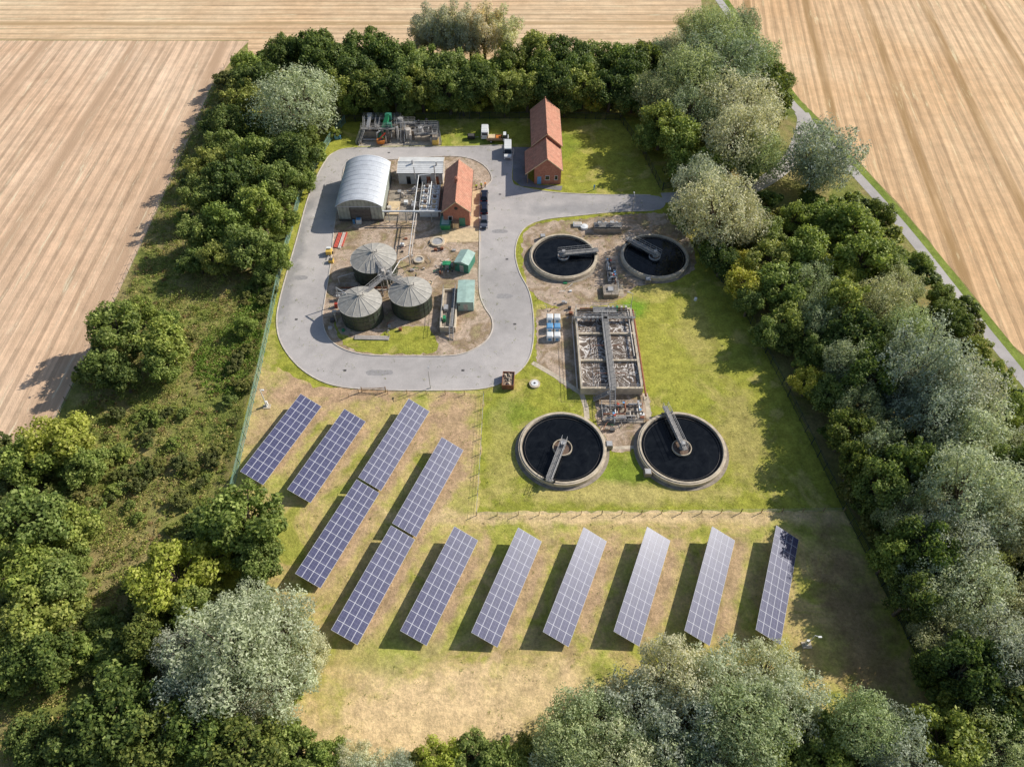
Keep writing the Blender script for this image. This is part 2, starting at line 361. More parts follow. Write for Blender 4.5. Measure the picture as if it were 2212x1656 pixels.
ribbon('grass_verge',[(p[0]+2.3,p[1]) for p in path_s],2.0,.012,groundmat('verge_mat',[(.3,(.14,.20,.03)),(.6,(.25,.30,.06))],.2,.8,3,.3,.5))
ribbon('country_lane',path_s,2.6,.022,M['asphalt'])
acc=[(37,146.5),(44,147),(52,147.5),(60.9,151.3),(69.8,159.3),(76,169),(81,181),(81.5,186)]
acc_s=cat(acc,6,False)
ribbon('access_road',acc_s,4.0,.026,M['asphalt'])
site=[(-49,28),(-49,66),(-51.6,120),(-52.5,150),(-48,175),(-44,192),(20,192),(40,186),(42,150),(50,108),(57,60),(60,30),(45,18),(0,12),(-30,16)]
sheet('mown_grass',jag(site,3,.5),.006,M['grass'])
solar=[(-30,18),(-48,62),(-50.2,95),(-47,92),(-38,86.5),(-5.3,84.7),(-5.8,59.4),(56,59.6),(60,30),(45,16),(0,12)]
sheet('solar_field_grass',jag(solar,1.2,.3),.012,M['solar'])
# ---- site road
outer=[(700,352),(722,330),(760,320),(870,318),(1000,317),(1100,316),(1107,345),(1106,390),(1125,404),(1200,416),(1300,421),(1422,424),(1426,452),(1330,458),(1250,466),(1180,474),(1140,488),(1120,512),(1113,548),(1122,588),(1143,630),(1152,680),(1152,735),(1140,780),(1108,812),(1050,838),(950,843),(820,842),(720,832),(655,800),(612,750),(598,700),(606,640),(640,520),(668,420)]
ow=cat([G2(*p) for p in outer],5)
sheet('site_road',ow,.030,M['asphalt'])
island=[(755,352),(850,345),(960,338),(1015,343),(1050,362),(1062,388),(1045,408),(1036,430),(1036,520),(1035,620),(1045,660),(1063,690),(1060,722),(1035,748),(985,767),(890,769),(800,767),(745,755),(710,730),(697,690),(703,640),(716,560),(722,490),(738,400)]
iw=cat([G2(*p) for p in island],5)
sheet('gravel_island',iw,.036,M['gravel'])
def kerb(name,pts,closed=True,w=.22,h=.12,z=.0,skip=None):
    b=MB(); P=pts+[pts[0]] if closed else pts
    for a,c in zip(P[:-1],P[1:]):
        if math.dist(a,c)<.05: continue
        if skip and skip((a[0]+c[0])/2,(a[1]+c[1])/2): continue
        b.beam((a[0],a[1],h/2+z),(c[0],c[1],h/2+z),w,h,'kerb')
    return b.build(name)
kerb('road_kerb',ow,True,.2,.13,0,lambda x,y: (x>35) )
kerb('island_kerb',iw,True,.2,.15)
sheet('island_grass',jag(cat([G2(*q) for q in [(720,690),(740,740),(800,762),(900,764),(945,757),(935,722),(920,705),(840,712),(800,735),(740,720)]],5),.6,.3),.042,M['grass'])
sheet('gravel_yard',jag(cat([G2(*q) for q in [(1128,540),(1133,505),(1165,483),(1260,472),(1420,460),(1450,480),(1495,530),(1498,580),(1450,605),(1370,620),(1335,650),(1240,668),(1200,662),(1160,645),(1133,595)]],5),.6,.35),.018,M['gravel'])
sheet('gravel_yard',jag([G2(*q) for q in [(1158,668),(1245,664),(1262,850),(1225,838),(1158,782)]],.6,.25),.024,M['gravel'])
sheet('gravel_yard',jag([G2(*q) for q in [(1285,850),(1400,850),(1410,925),(1360,975),(1325,975),(1290,920)]],.6,.3),.024,M['gravel'])
ribbon('footpath',[G2(*q) for q in [(1150,783),(1200,812),(1256,850),(1266,880),(1268,905)]],1.0,.03,M['concrete'])
ribbon('footpath',[G2(*q) for q in [(1393,850),(1400,880),(1402,905)]],.9,.03,M['concrete'])
ribbon('footpath',[G2(*q) for q in [(1300,968),(1385,965)]],.7,.03,M['concrete'])
sheet('paved_yard',[G2(*q) for q in [(1108,318),(1148,318),(1140,385),(1160,400),(1215,402),(1212,412),(1125,402),(1108,388)]],.034,M['paving'])
sheet('concrete_pad',[G2(*q) for q in [(773,316),(952,315),(948,262),(785,262)]],.020,M['concrete'])
sheet('hardstanding',[G2(*q) for q in [(955,497),(1037,492),(1038,522),(955,524)]],.044,M['hatch'])
sheet('hardstanding',[G2(*q) for q in [(1020,408),(1036,408),(1036,490),(1016,490)]],.042,M['hatch'])
sheet('concrete_pad',[(-30.3,137.5),(-16.5,137.5),(-16.5,150),(-30.3,150)],.040,M['conc_d'])
for q,r in [((820,805),2.2),((1090,640),1.4),((650,600),1.2),((1080,500),1.5)]:
    x,y=G2(*q); sheet('asphalt_patch',jag(cat([(x-r,y-.6),(x+r,y-.5),(x+r,y+.6),(x-r,y+.6)],3),.6,.1),.034,M['tar'])
for q in [(745,800),(1000,800),(1112,700),(640,690),(1080,420),(1095,560),(840,330)]:
    x,y=G2(*q); b=MB(); b.bx(x-.3,x+.3,y-.25,y+.25,.0305,.037,'steel_d'); b.build('drain_cover')

# ------------------------------------------------ solar arrays
def solar_mesh():
    b=MB(); tilt=R(23.7); W=4.5; Lh=9.2; c,s_=math.cos(tilt),math.sin(tilt); zc=1.65
    def P(a,y,n): return (a*c+n*s_, y, zc-a*s_+n*c)
    def slab(a0,a1,y0,y1,n0,n1,mat):
        vs=[P(a0,y0,n0),P(a1,y0,n0),P(a1,y1,n0),P(a0,y1,n0),P(a0,y0,n1),P(a1,y0,n1),P(a1,y1,n1),P(a0,y1,n1)]
        b.add(vs,[(3,2,1,0),(4,5,6,7),(0,1,5,4),(1,2,6,5),(2,3,7,6),(3,0,4,7)],mat)
    slab(-W/2,W/2,-Lh,Lh,-.05,0,'alu')
    nc,nr=4,11; dw=W/nc; dl=2*Lh/nr; g=.044
    for i in range(nc):
        for j in range(nr):
            slab(-W/2+i*dw+g,-W/2+(i+1)*dw-g,-Lh+j*dl+g,-Lh+(j+1)*dl-g,.002,.012,'pv')
    for i in range(6):
        y=-Lh+1.2+i*(2*Lh-2.4)/5
        p=P(-1.6,y,-.16); q=P(1.6,y,-.16)
        b.beam(P(-2.1,y,-.12),P(2.1,y,-.12),.1,.1,'steel')
        b.beam((p[0],y,0),(p[0],y,p[2]),.12,.12,'steel'); b.beam((q[0],y,0),(q[0],y,q[2]),.12,.12,'steel')
        b.beam((q[0],y,.3),(p[0],y,p[2]-.4),.07,.07,'steel')
    for a in (-1.8,-.6,.6,1.8): b.beam(P(a,-Lh,-.085),P(a,Lh,-.085),.06,.05,'steel')
    return b
sb=solar_mesh(); first=None
for cpx in [(610.5,944.5),(709,980),(854,956),(733,1147),(928,1047),(810,1257),(953,1259),(1098,1262),(1245,1261),(1390,1260),(1536,1259),(1681,1257)]:
    x,y,_=G(*cpx,1.65)
    rr=R(-22.5+random.uniform(-.4,.4))
    if first is None: first=sb.build('solar_panel_array',None,(x,y,0),rr)
    else:
        o=bpy.data.objects.new('solar_panel_array',first.data); sc.collection.objects.link(o); o.location=(x,y,0); o.rotation_euler=(0,R(random.uniform(-.8,.8)),rr)

# ------------------------------------------------ circular tanks
def tank(cx,cy,ro,ang,kind,ext=.6):
    E=empty('settlement_tank',(cx,cy,0))
    b=MB(); ri=ro-.55
    b.ring(0,0,ri,ro,-.3,1.0,'concrete'); b.ring(0,0,ri-.02,ri+.28,1.002,1.14,'concrete')
    b.ring(0,0,ro,ro+.6,-.1,.06,'conc_d'); b.build('wall',E)
    b=MB(); b.disc(0,0,ri,.55,'water'); b.build('water',E)
    b=MB(); b.ring(0,0,ri-.62,ri-.56,.4,.68,'steel_d'); b.ring(0,0,ri-.12,ri,.5,.8,'conc_d')
    b.build('weir_channel',E)
    rr=1.75 if kind=='b' else 1.3
    b=MB(); b.ring(0,0,rr-.14,rr,.3,.95,'concrete' if kind=='b' else 'steel',40); b.disc(0,0,rr-.14,.62,'sludge',40)
    b.cyl((0,0,.3),(0,0,1.7),.45,'steel',16); b.build('stilling_drum',E)
    b=MB(); d=Vector((math.cos(ang),math.sin(ang),0)); n=Vector((-d.y,d.x,0)); u=Vector((0,0,1))
    w=1.0 if kind=='b' else 1.3
    b.deck(-d*1.2+u*1.7,d*(ro+ext)+u*1.7,w,'grate')
    for k in (-1,1):
        b.beam(-d*1.0+n*k*w*.42+u*1.5,d*(ro-.2)+n*k*w*.42+u*1.5,.12,.28,'steel')
    b.cyl(d*(ro-.3)+n*.9+u*1.34-n*.15,d*(ro-.3)+n*.9+u*1.34+n*.15,.22,'black',12)
    b.cyl(d*(ro-.3)-n*.9+u*1.34-n*.15,d*(ro-.3)-n*.9+u*1.34+n*.15,.22,'black',12)
    b.beam(d*(ro-.35)-n*1+u*1.4,d*(ro-.35)+n*1+u*1.4,.2,.2,'steel')
    b.bx(-.35,.35,-.35,.35,1.76,2.4,'steel')
    for k in range(4):
        q=d*(2+k*(ro-3)/4); b.beam(q+u*.5,q+u*1.6,.08,.08,'steel_d')
    b.beam(d*1.5+n*.2+u*.7,d*(ro-1.3)-n*.9+u*.7,.06,.35,'steel_d')
    b.pipe([tuple(-d*1+n*.3+u*1.9),tuple(d*(ro-.5)+n*.3+u*1.9)],.06,'pipe',6)
    b.build('scraper_bridge',E)
    b=MB(); a2=ang+2.0
    q=Vector((math.cos(a2),math.sin(a2),0))*(ro+.6); b.bx(q.x-.6,q.x+.6,q.y-.6,q.y+.6,0,1.1,'conc_d'); b.bx(q.x-.5,q.x+.5,q.y-.5,q.y+.5,1.102,1.18,'steel'); b.build('sludge_chamber',E)
tank(9.0,71.9,7.85,R(250),'b',.2); tank(30.3,71.9,7.85,R(103),'b',1.0)
tank(11.55,123.8,7.6,R(8),'a',.3); tank(32.1,123.8,7.6,R(138),'a',.3)

# ------------------------------------------------ aeration tank
E=empty('aeration_tank')
x0,x1,y0,y1,H=13.0,24.8,84.6,106.2,1.9
b=MB()
for (a,c_,d,e) in [(x0,x1,y0,y0+.4),(x0,x1,y1-.4,y1),(x0,x0+.4,y0+.4,y1-.4),(x1-.4,x1,y0+.4,y1-.4)]: b.bx(a,c_,d,e,0,H,'concrete')
ym=[y0+7.2,y0+14.4]; xm=18.9
for y in ym: b.bx(x0+.4,x1-.4,y-.2,y+.2,0,H-.03,'concrete')
b.bx(xm-.2,xm+.2,y0+.4,y1-.4,0,H-.05,'conc_d')
b.build('concrete_walls',E)
b=MB(); b.add([(x0+.1,y0+.1,1.4),(x1-.1,y0+.1,1.4),(x1-.1,y1-.1,1.4),(x0+.1,y1-.1,1.4)],[(0,1,2,3)],'foam'); b.build('aerated_liquor',E)
b=MB()
b.deck((xm,y0-.8,2.3),(xm,y1-2,2.3),1.2)
b.deck((x0-.4,y1-3.2,2.3),(x1+.4,y1-3.2,2.3),.7); b.deck((xm-2.2,y1-1.2,2.5),(xm+2.6,y1-1.2,2.5),1.7)
b.stairs((xm-.1,y0-4.0,.0),(xm-.1,y0-.8,2.25),1.0)
b.stairs((xm-3.5,y0-1.2,.0),(xm-.8,y0-1.2,2.25),.9)
b.build('walkways',E)
b=MB()
for a,c_ in [((x0+.2,y0+.2),(x0+.2,y1-.2)),((x1-.2,y0+.2),(x1-.2,y1-.2)),((x0+.2,y1-.2),(x1-.2,y1-.2)),((x0+.2,y0+.2),(xm-.9,y0+.2)),((xm+.9,y0+.2),(x1-.2,y0+.2))]:
    b.rail((*a,H),(*c_,H),'steel',1.0,2.0,.045)
b.build('handrails',E)
b=MB()
b.pipe([(x1+.5,y0-1,.9),(x1+.5,y1+.5,.9)],.2,'rust'); b.pipe([(x1-.9,y0+8,2.1),(x1-.9,y1-1,2.1)],.13,'pipe')
b.pipe([(x0-.5,y0+1,.5),(x0-.5,y1-3,.5),(x0-.5,y1-3,2.2)],.16,'pipe')
b.pipe([(x0+1,y1-.7,2.4),(x1-1,y1-.7,2.4)],.14,'rust')
for yy in (y0+3.6,y0+10.8,y0+18):
    for xx,sg in ((x0+3.0,1),(x1-3.0,-1)):
        b.pipe([(xm,yy,2.1),(xx,yy,2.1),(xx,yy,1.2)],.06,'rust',6)
for k in range(5):
    b.bx(x0+1.5+k*.9,x0+2.0+k*.9,y1-3.9,y1-3.4,2.0,2.9,'steel')
    b.bx(x1-1.5-k*.9,x1-1.1-k*.9,y1-1.0,y1-.5,2.0,3.0,random.choice(['steel','pipe','gren2']))
b.build('pipework',E)

# ------------------------------------------------ pipework clusters (valve chambers)
def valves(name,cx,cy,w,d,n,seed,mats=('steel','pipe','steel_d','rust','white')):
    r=random.Random(seed); b=MB()
    b.bx(-w/2,w/2,-d/2,d/2,-.1,.15,'conc_d')
    for i in range(n):
        m=r.choice(mats); x=r.uniform(-w/2+.3,w/2-.3); y=r.uniform(-d/2+.3,d/2-.3); z=r.uniform(.4,1.3)
        if r.random()<.5: L=r.uniform(1,w*.6); p=[(max(-w/2,x-L/2),y,z),(min(w/2,x+L/2),y,z)]
        else: L=r.uniform(1,d*.6); p=[(x,max(-d/2,y-L/2),z),(x,min(d/2,y+L/2),z)]
        b.pipe([(p[0][0],p[0][1],.1)]+p+[(p[1][0],p[1][1],.1)],r.uniform(.07,.17),m,8)
        if r.random()<.5:
            b.cyl((x,y,z),(x,y,z+.7),.05,'steel',6); b.cyl((x,y,z+.7),(x,y,z+.76),.24,r.choice(['red','steel','blue']),10)
    for i in range(max(1,n//4)):
        x=r.uniform(-w/2+.6,w/2-.6); y=r.uniform(-d/2+.6,d/2-.6); s_=r.uniform(.3,.5); h=r.uniform(.7,1.3)
        b.bx(x-s_,x+s_,y-s_,y+s_,.152,h,r.choice(['steel','grate','conc_d'])); b.bx(x-s_*.7,x+s_*.7,y-s_*.7,y+s_*.7,h+.002,h+.12,'steel_d')
    b.rail((-w/2,-d/2,.15),(w/2,-d/2,.15)); b.rail((-w/2,d/2,.15),(w/2,d/2,.15)); b.rail((-w/2,-d/2,.15),(-w/2,d/2,.15))
    return b.build(name,None,(cx,cy,.03))
x,y=G2(1345,890); valves('valve_pipework',x-.2,y-.4,7.5,4.4,18,3)
x,y=G2(1322,590); valves('valve_pipework',x,y,2.4,8,14,5)
x,y=G2(1300,492); 
b=MB(); b.bx(-3.2,3.2,-1.2,1.2,0,1.2,'conc_d'); b.deck((-3.2,0,1.5),(3.2,0,1.5),1.8); b.stairs((-1.5,3.4,0),(-1.5,.9,1.45),.9); b.bx(.5,1.4,-.4,.5,1.57,2.3,'steel'); b.bx(-2.4,-1.7,-.4,.3,1.57,2.2,'steel')
for k in range(4): b.cyl((-2+1.3*k,-.6,1.57),(-2+1.3*k,-.6,2.7),.05,'steel',6); b.cyl((-2+1.3*k,-.6,2.7),(-2+1.3*k,-.6,2.76),.25,'steel',10)
b.build('distribution_chamber',None,(x+1.2,y-.8,0))
x,y=G2(1318,632); b=MB(); b.bx(-1.6,1.6,-1.6,1.6,0,.9,'conc_d'); b.rail((-1.6,-1.6,.9),(1.6,-1.6,.9)); b.rail((1.6,-1.6,.9),(1.6,1.6,.9)); b.bx(-.6,.6,-.6,.6,.902,1.2,'steel'); b.build('pump_chamber',None,(x,y,0))
b=MB()
for k in range(9): b.bx(-.6,.6,k*.42,k*.42+.3,0,.08+.0*k,'concrete')
x,y=G2(1342,640); b.build('garden_steps',None,(x,y,.02))
x,y=G2(1262,492); b=MB(); b.cyl((0,0,0),(0,0,.5),.9,'white',20); b.cyl((0,0,.5),(0,0,.62),.7,'white',20,.2); b.build('access_cover',None,(x,y,0))
b=MB(); b.bx(-1,1,-.7,.7,0,.5,'white'); b.bx(-.8,.8,-.5,.5,.502,.6,'pipe'); x,y=G2(1280,487); b.build('inspection_chamber',None,(x-3.6,y,0))
x,y=G2(1155,830); b=MB(); b.cyl((0,0,0),(0,0,.35),1.05,'concrete',28); b.cyl((0,0,.352),(0,0,.42),.7,'white',24); b.cyl((0,0,.42),(0,0,.5),.2,'steel_d',12); b.build('manhole_cover',None,(x,y,0))
for (a,c_) in [(1187,692),(1203,692),(1187,712),(1203,712),(1187,731),(1203,731)]:
    x,y=G2(a,c_); b=MB(); b.bx(-.62,.62,-.8,.8,0,1.1,'white'); b.frus(-.66,.66,-.84,.84,1.102,-.5,.5,-.6,.6,1.35,'blue' if c_==712 else 'white'); b.bx(-.3,.3,-.83,-.80,.2,.9,'blue'); b.build('chemical_storage_tank',None,(x,y,.02))
# ------------------------------------------------ digesters
def digester(cx,cy,r,h):
    E=empty('digester_tank',(cx,cy,0)); n=16
    b=MB()
    b.cyl((0,0,0),(0,0,h),r,'digw',48)
    for z in (1.2,2.4,3.5): b.ring(0,0,r-.01,r+.05,z,z+.08,'steel_d',48)
    for i in range(24):
        t=2*math.pi*i/24; b.beam((math.cos(t)*(r+.03),math.sin(t)*(r+.03),.05),(math.cos(t)*(r+.03),math.sin(t)*(r+.03),h-.1),.06,.06,'steel_d')
    b.build('wall',E)
    b=MB(); R_=r+.25; rise=1.55
    pts=[(R_*math.cos(2*math.pi*(i+.5)/n),R_*math.sin(2*math.pi*(i+.5)/n),h) for i in range(n)]
    top=[(.5*math.cos(2*math.pi*(i+.5)/n),.5*math.sin(2*math.pi*(i+.5)/n),h+rise) for i in range(n)]
    b.add(pts+top,[(i,(i+1)%n,n+(i+1)%n,n+i) for i in range(n)],'digr')
    b.add(top,[tuple(range(n))],'digr'); b.ring(0,0,R_-.35,R_+.02,h-.14,h-.005,'rib',n*3)
    for p,q in zip(pts,top): b.beam((p[0],p[1],h+.03),(q[0],q[1],h+rise+.03),.07,.06,'rib')
    b.cyl((0,0,h+rise),(0,0,h+rise+.4),.35,'digr',14); b.cyl((.9,.3,h+rise-.4),(.9,.3,h+rise+.7),.12,'pipe',8)
    b.build('roof',E)
    return E
digester(-31.1,105.4,4.25,4.5); digester(-21.1,108.4,4.25,4.5); digester(-30.0,118.9,4.75,4.5)
b=MB()
tx,ty=-26.6,112.6
for dx in (-1,1):
    for dy in (-1,1): b.beam((tx+dx,ty+dy,0),(tx+dx,ty+dy,6.2),.16,.16,'steel')
b.bx(tx-1.3,tx+1.3,ty-1.3,ty+1.3,5.0,5.1,'grate')
for p,q in [((-1.3,-1.3),(1.3,-1.3)),((1.3,-1.3),(1.3,1.3)),((1.3,1.3),(-1.3,1.3)),((-1.3,1.3),(-1.3,-1.3))]: b.rail((tx+p[0],ty+p[1],5.1),(tx+q[0],ty+q[1],5.1))
b.stairs((tx+2.3,ty+5.5,0),(tx+1.0,ty+1.3,2.5),.9); b.stairs((tx-1.0,ty+5,2.5),(tx-.5,ty+1.2,5.0),.9)
for t in ((-31.1,105.4),(-21.1,108.4),(-30,118.9)):
    d=(Vector((t[0],t[1],0))-Vector((tx,ty,0))); b.deck((tx+d.normalized().x*1.2,ty+d.normalized().y*1.2,5.05),(t[0]-d.x*.25,t[1]-d.y*.25,5.35),.8)
b.cyl((tx-.3,ty,5.1),(tx-.3,ty,6.6),.4,'pipe',14); b.cyl((tx+.7,ty+.4,5.1),(tx+.7,ty+.4,6.0),.3,'steel',12)
b.build('digester_access_tower')
b=MB()
b.pipe([(-37,112.5,1),(-26.5,112.5,1),(-26.5,112.5,4)],.18,'pipe'); b.pipe([(-37,113.6,.7),(-27,113.6,.7)],.16,'rust'); b.pipe([(-37.5,111.2,1.3),(-28,111.2,1.3)],.14,'steel')
b.pipe([(-36.5,104,0),(-36.5,104,3),(-35,104,3)],.12,'pipe'); b.pipe([(-36.5,109,0),(-36.5,109,5),(-34,107,5)],.12,'steel')
b.pipe([(-26,114,3.5),(-24.5,119,3.5),(-22.7,121,3.3)],.12,'steel')
b.pipe([(-37.6,115.5,0),(-37.6,115.5,2),(-34,117,2)],.14,'pipe')
b.rail((-38,110.5,0),(-28,110.5,0)); b.rail((-38,114.5,0),(-33,114.5,0))
for i in range(5): b.bx(-37.8+i*.1,-37.0+i*.1,101.5+i*2.2,102.2+i*2.2,0,.6+.15*i,random.choice(['steel','pipe','steel_d','red']))
b.build('digester_pipework')
# ------------------------------------------------ pipe bridge
b=MB()
b.pipe([(-30.3,136.9,3.2),(-15.9,136.9,3.2)],.22,'white',12); b.pipe([(-30.3,137.5,2.9),(-15.9,137.5,2.9)],.12,'pipe')
b.pipe([(-22.8,137.2,3.1),(-22.8,121.5,3.1),(-22.8,121.5,.2)],.12,'steel'); b.pipe([(-22.3,137.2,2.9),(-22.3,122,2.9),(-22.3,122,.2)],.09,'pipe')
b.pipe([(-23.0,137.2,3.2),(-23.0,151,3.4),(-20,151.5,3.4)],.10,'white')
for x in (-29,-25,-22.8,-19,-16.8): b.beam((x,136.9,0),(x,136.9,2.95),.18,.18,'steel')
for y in (133,129,125): b.beam((-22.5,y,0),(-22.5,y,2.8),.15,.15,'steel'); b.beam((-23.1,y,2.8),(-22,y,2.8),.12,.12,'steel')
b.build('pipe_bridge')
# ------------------------------------------------ steel barn
E=empty('steel_barn'); X0,X1,Y0,Y1,EH,RH=-40.9,-30.5,137.3,154.8,4.3,6.3
def arc(n=20,off=0,ex=0):
    w=(X1-X0)/2+ex; s_=RH-EH; rad=(w*w+s_*s_)/(2*s_); cz=EH+s_-rad; a=math.asin(w/rad); cx=(X0+X1)/2
    return [(cx+(rad+off)*math.sin(-a+2*a*i/n),cz+(rad+off)*math.cos(-a+2*a*i/n)) for i in range(n+1)]
b=MB(); A=arc()
for yy,fl_ in ((Y0,0),(Y1,1)):
    pts=[(X0,yy,0)]+[(p[0],yy,p[1]) for p in A]+[(X1,yy,0)]
    b.add(pts,[tuple(range(len(pts)))],'barnwall')
b.add([(X0,Y0,0),(X0,Y1,0),(X0,Y1,EH),(X0,Y0,EH)],[(0,1,2,3)],'barnwally'); b.add([(X1,Y0,0),(X1,Y1,0),(X1,Y1,EH),(X1,Y0,EH)],[(0,1,2,3)],'barnwally')
b.bx(X0-.06,X1+.06,Y0-.06,Y1+.06,0,.7,'steel_d'); b.build('walls',E)
b=MB(); A0=arc(24,.05,.25);A1=arc(24,.17,.25); n=len(A0); ya,yb=Y0-.35,Y1+.3
vs=[(p[0],ya,p[1]) for p in A0]+[(p[0],yb,p[1]) for p in A0]+[(p[0],ya,p[1]) for p in A1]+[(p[0],yb,p[1]) for p in A1]
fs=[(2*n+i,2*n+i+1,3*n+i+1,3*n+i) for i in range(n-1)]+[(i,n+i,n+i+1,i+1) for i in range(n-1)]+[(i,i+1,2*n+i+1,2*n+i) for i in range(n-1)]+[(n+i,3*n+i,3*n+i+1,n+i+1) for i in range(n-1)]
b.add(vs,fs,'barnroof')
for k in range(10):
    yy=ya+.5+k*(yb-ya-1)/9; A2=arc(24,.19,.25)
    for p,q in zip(A2[:-1],A2[1:]): b.beam((p[0],yy,p[1]),(q[0],yy,q[1]),.06,.04,'barnroof')
b.build('roof',E)
b=MB(); b.bx(-37.9,-33.4,Y0-.08,Y0-.03,.02,3.5,'steel_d'); 
for k in range(9): b.beam((-37.9,Y0-.1,.25+k*.4),(-33.4,Y0-.1,.25+k*.4),.04,.05,'conc_d')
b.bx(-38.1,-37.9,Y0-.12,Y0-.02,.0,3.7,'steel_d'); b.bx(-33.4,-33.2,Y0-.12,Y0-.02,.0,3.7,'steel_d'); b.bx(-38.1,-33.2,Y0-.12,Y0-.02,3.7,3.9,'steel_d')
b.bx(-40.9,-30.5,Y0-.05,Y0-.02,4.15,4.3,'alu'); b.build('roller_door',E)
# ------------------------------------------------ generic gable building (ridge along Y)
def gable(E,x0,x1,y0,y1,el,er,rx,rh,wall,roof,oh=.35,th=.16,xw0=None,nm=''):
    b=MB(); xw0=x0 if xw0 is None else xw0
    zl=el+(rh-el)*(xw0-x0)/(rx-x0) if xw0!=x0 else el
    for yy in (y0,y1): b.add([(xw0,yy,0),(x1,yy,0),(x1,yy,er),(rx,yy,rh),(xw0,yy,zl)],[(0,1,2,3,4)],wall)
    b.add([(xw0,y0,0),(xw0,y1,0),(xw0,y1,zl),(xw0,y0,zl)],[(0,1,2,3)],wall); b.add([(x1,y0,0),(x1,y1,0),(x1,y1,er),(x1,y0,er)],[(0,1,2,3)],wall)
    b.build('walls'+nm,E)
    b=MB(); sl=(rh-el)/(rx-x0); sr=(rh-er)/(x1-rx)
    L=(x0-oh,el-oh*sl+.04); Rr=(x1+oh,er-oh*sr+.04); T=(rx,rh+.04)
    ya,yb=y0-oh*.8,y1+oh*.8
    for P,Q in ((L,T),(T,Rr)):
        vs=[(P[0],ya,P[1]),(Q[0],ya,Q[1]),(Q[0],yb,Q[1]),(P[0],yb,P[1]),(P[0],ya,P[1]+th),(Q[0],ya,Q[1]+th),(Q[0],yb,Q[1]+th),(P[0],yb,P[1]+th)]
        b.add(vs,[(3,2,1,0),(4,5,6,7),(0,1,5,4),(2,3,7,6),(3,0,4,7),(1,2,6,5)],roof)
    b.cyl((rx,ya,rh+th+.06),(rx,yb,rh+th+.06),.14,roof,8)
    for P in (L,Rr): b.cyl((P[0],ya,P[1]),(P[0],yb,P[1]),.08,'black',8)
    for yy in (ya-.03,yb+.03):
        b.beam((L[0],yy,L[1]+.05),(T[0],yy,T[1]+.05),.05,.2,'hatch'); b.beam((T[0],yy,T[1]+.05),(Rr[0],yy,Rr[1]+.05),.05,.2,'hatch')
    b.build('roof'+nm,E)
def window(b,x,y,z,w,h,axis,sg):
    if axis=='y':
        b.bx(x-w/2,x+w/2,min(y,y+sg*.05),max(y,y+sg*.05),z,z+h,'white'); b.bx(x-w/2+.07,x+w/2-.07,min(y+sg*.052,y+sg*.07),max(y+sg*.052,y+sg*.07),z+.07,z+h-.07,'glass'); b.bx(x-w/2-.1,x+w/2+.1,min(y,y+sg*.12),max(y,y+sg*.12),z-.12,z-.003,'concrete')
    else:
        b.bx(min(x,x+sg*.05),max(x,x+sg*.05),y-w/2,y+w/2,z,z+h,'white'); b.bx(min(x+sg*.052,x+sg*.07),max(x+sg*.052,x+sg*.07),y-w/2+.07,y+w/2-.07,z+.07,z+h-.07,'glass'); b.bx(min(x,x+sg*.12),max(x,x+sg*.12),y-w/2-.1,y+w/2+.1,z-.12,z-.003,'concrete')
E=empty('brick_building')
gable(E,-16.0,-9.9,135.6,151.9,4.2,4.2,-12.95,6.8,'brick','tiles')
b=MB(); window(b,-14.4,135.6,1.6,1.0,1.2,'y',-1); b.cyl((-12.95,135.58,5.0),(-12.95,135.5,5.0),.4,'glass',16)
b.bx(-12.4,-11.0,135.53,135.6,0.02,2.3,'green')
for yy in (138,141.5,145,148.5): window(b,-9.9,yy,1.5,1.1,1.2,'x',1)
b.bx(-13.5,-12.8,143,143.7,6.5,7.9,'brick'); b.cyl((-13.15,143.35,7.9),(-13.15,143.35,8.3),.16,'tiles',10); b.build('windows_and_door',E)
E=empty('brick_building')
gable(E,5.2,12.5,161.6,178.6,5.0,5.0,8.85,8.2,'brick','tiles',nm='')
gable(E,3.6,12.2,152.2,161.55,3.2,4.2,8.6,7.2,'brick','tiles',xw0=5.6,nm='_annex')
b=MB(); window(b,8.8,152.2,1.3,1.1,1.2,'y',-1); window(b,11.0,152.2,1.3,.8,1.2,'y',-1); b.bx(6.3,7.3,152.13,152.2,.02,2.2,'blue')
for yy in (164,167.5,171,174.5): window(b,12.5,yy,1.6,1.2,1.6,'x',1); window(b,5.2,yy,1.6,1.2,1.6,'x',-1)
for yy in (155,158.5): window(b,12.2,yy,1.4,1.1,1.3,'x',1)
b.beam((3.9,152.6,0),(3.9,152.6,3.2),.2,.2,'wood'); b.beam((3.9,160.8,0),(3.9,160.8,3.2),.2,.2,'wood'); b.beam((3.9,156.6,0),(3.9,156.6,3.2),.2,.2,'wood')
b.cyl((8.85,178.4,8),(8.85,178.4,8.9),.14,'tiles',8); b.build('windows_and_door',E)
E=empty('white_shed',(-22.8,155.4,0),R(90))
gable(E,-3.2,3.2,-5.5,5.5,3.3,3.3,0,4.1,'whitewall','whiteroof',.3,.1)
b=MB()
for yy in (-4,-2,0.4,3.0): b.bx(-3.28,-3.2,yy-.5,yy+.5,.1,2.2,'glass' if yy>0 else 'rust')
b.cyl((-.5,2,3.9),(-.5,2,5.0),.25,'steel',10); b.cyl((-1,-4,3.8),(-1,-4,4.9),.2,'steel',10); b.build('doors_and_vents',E)
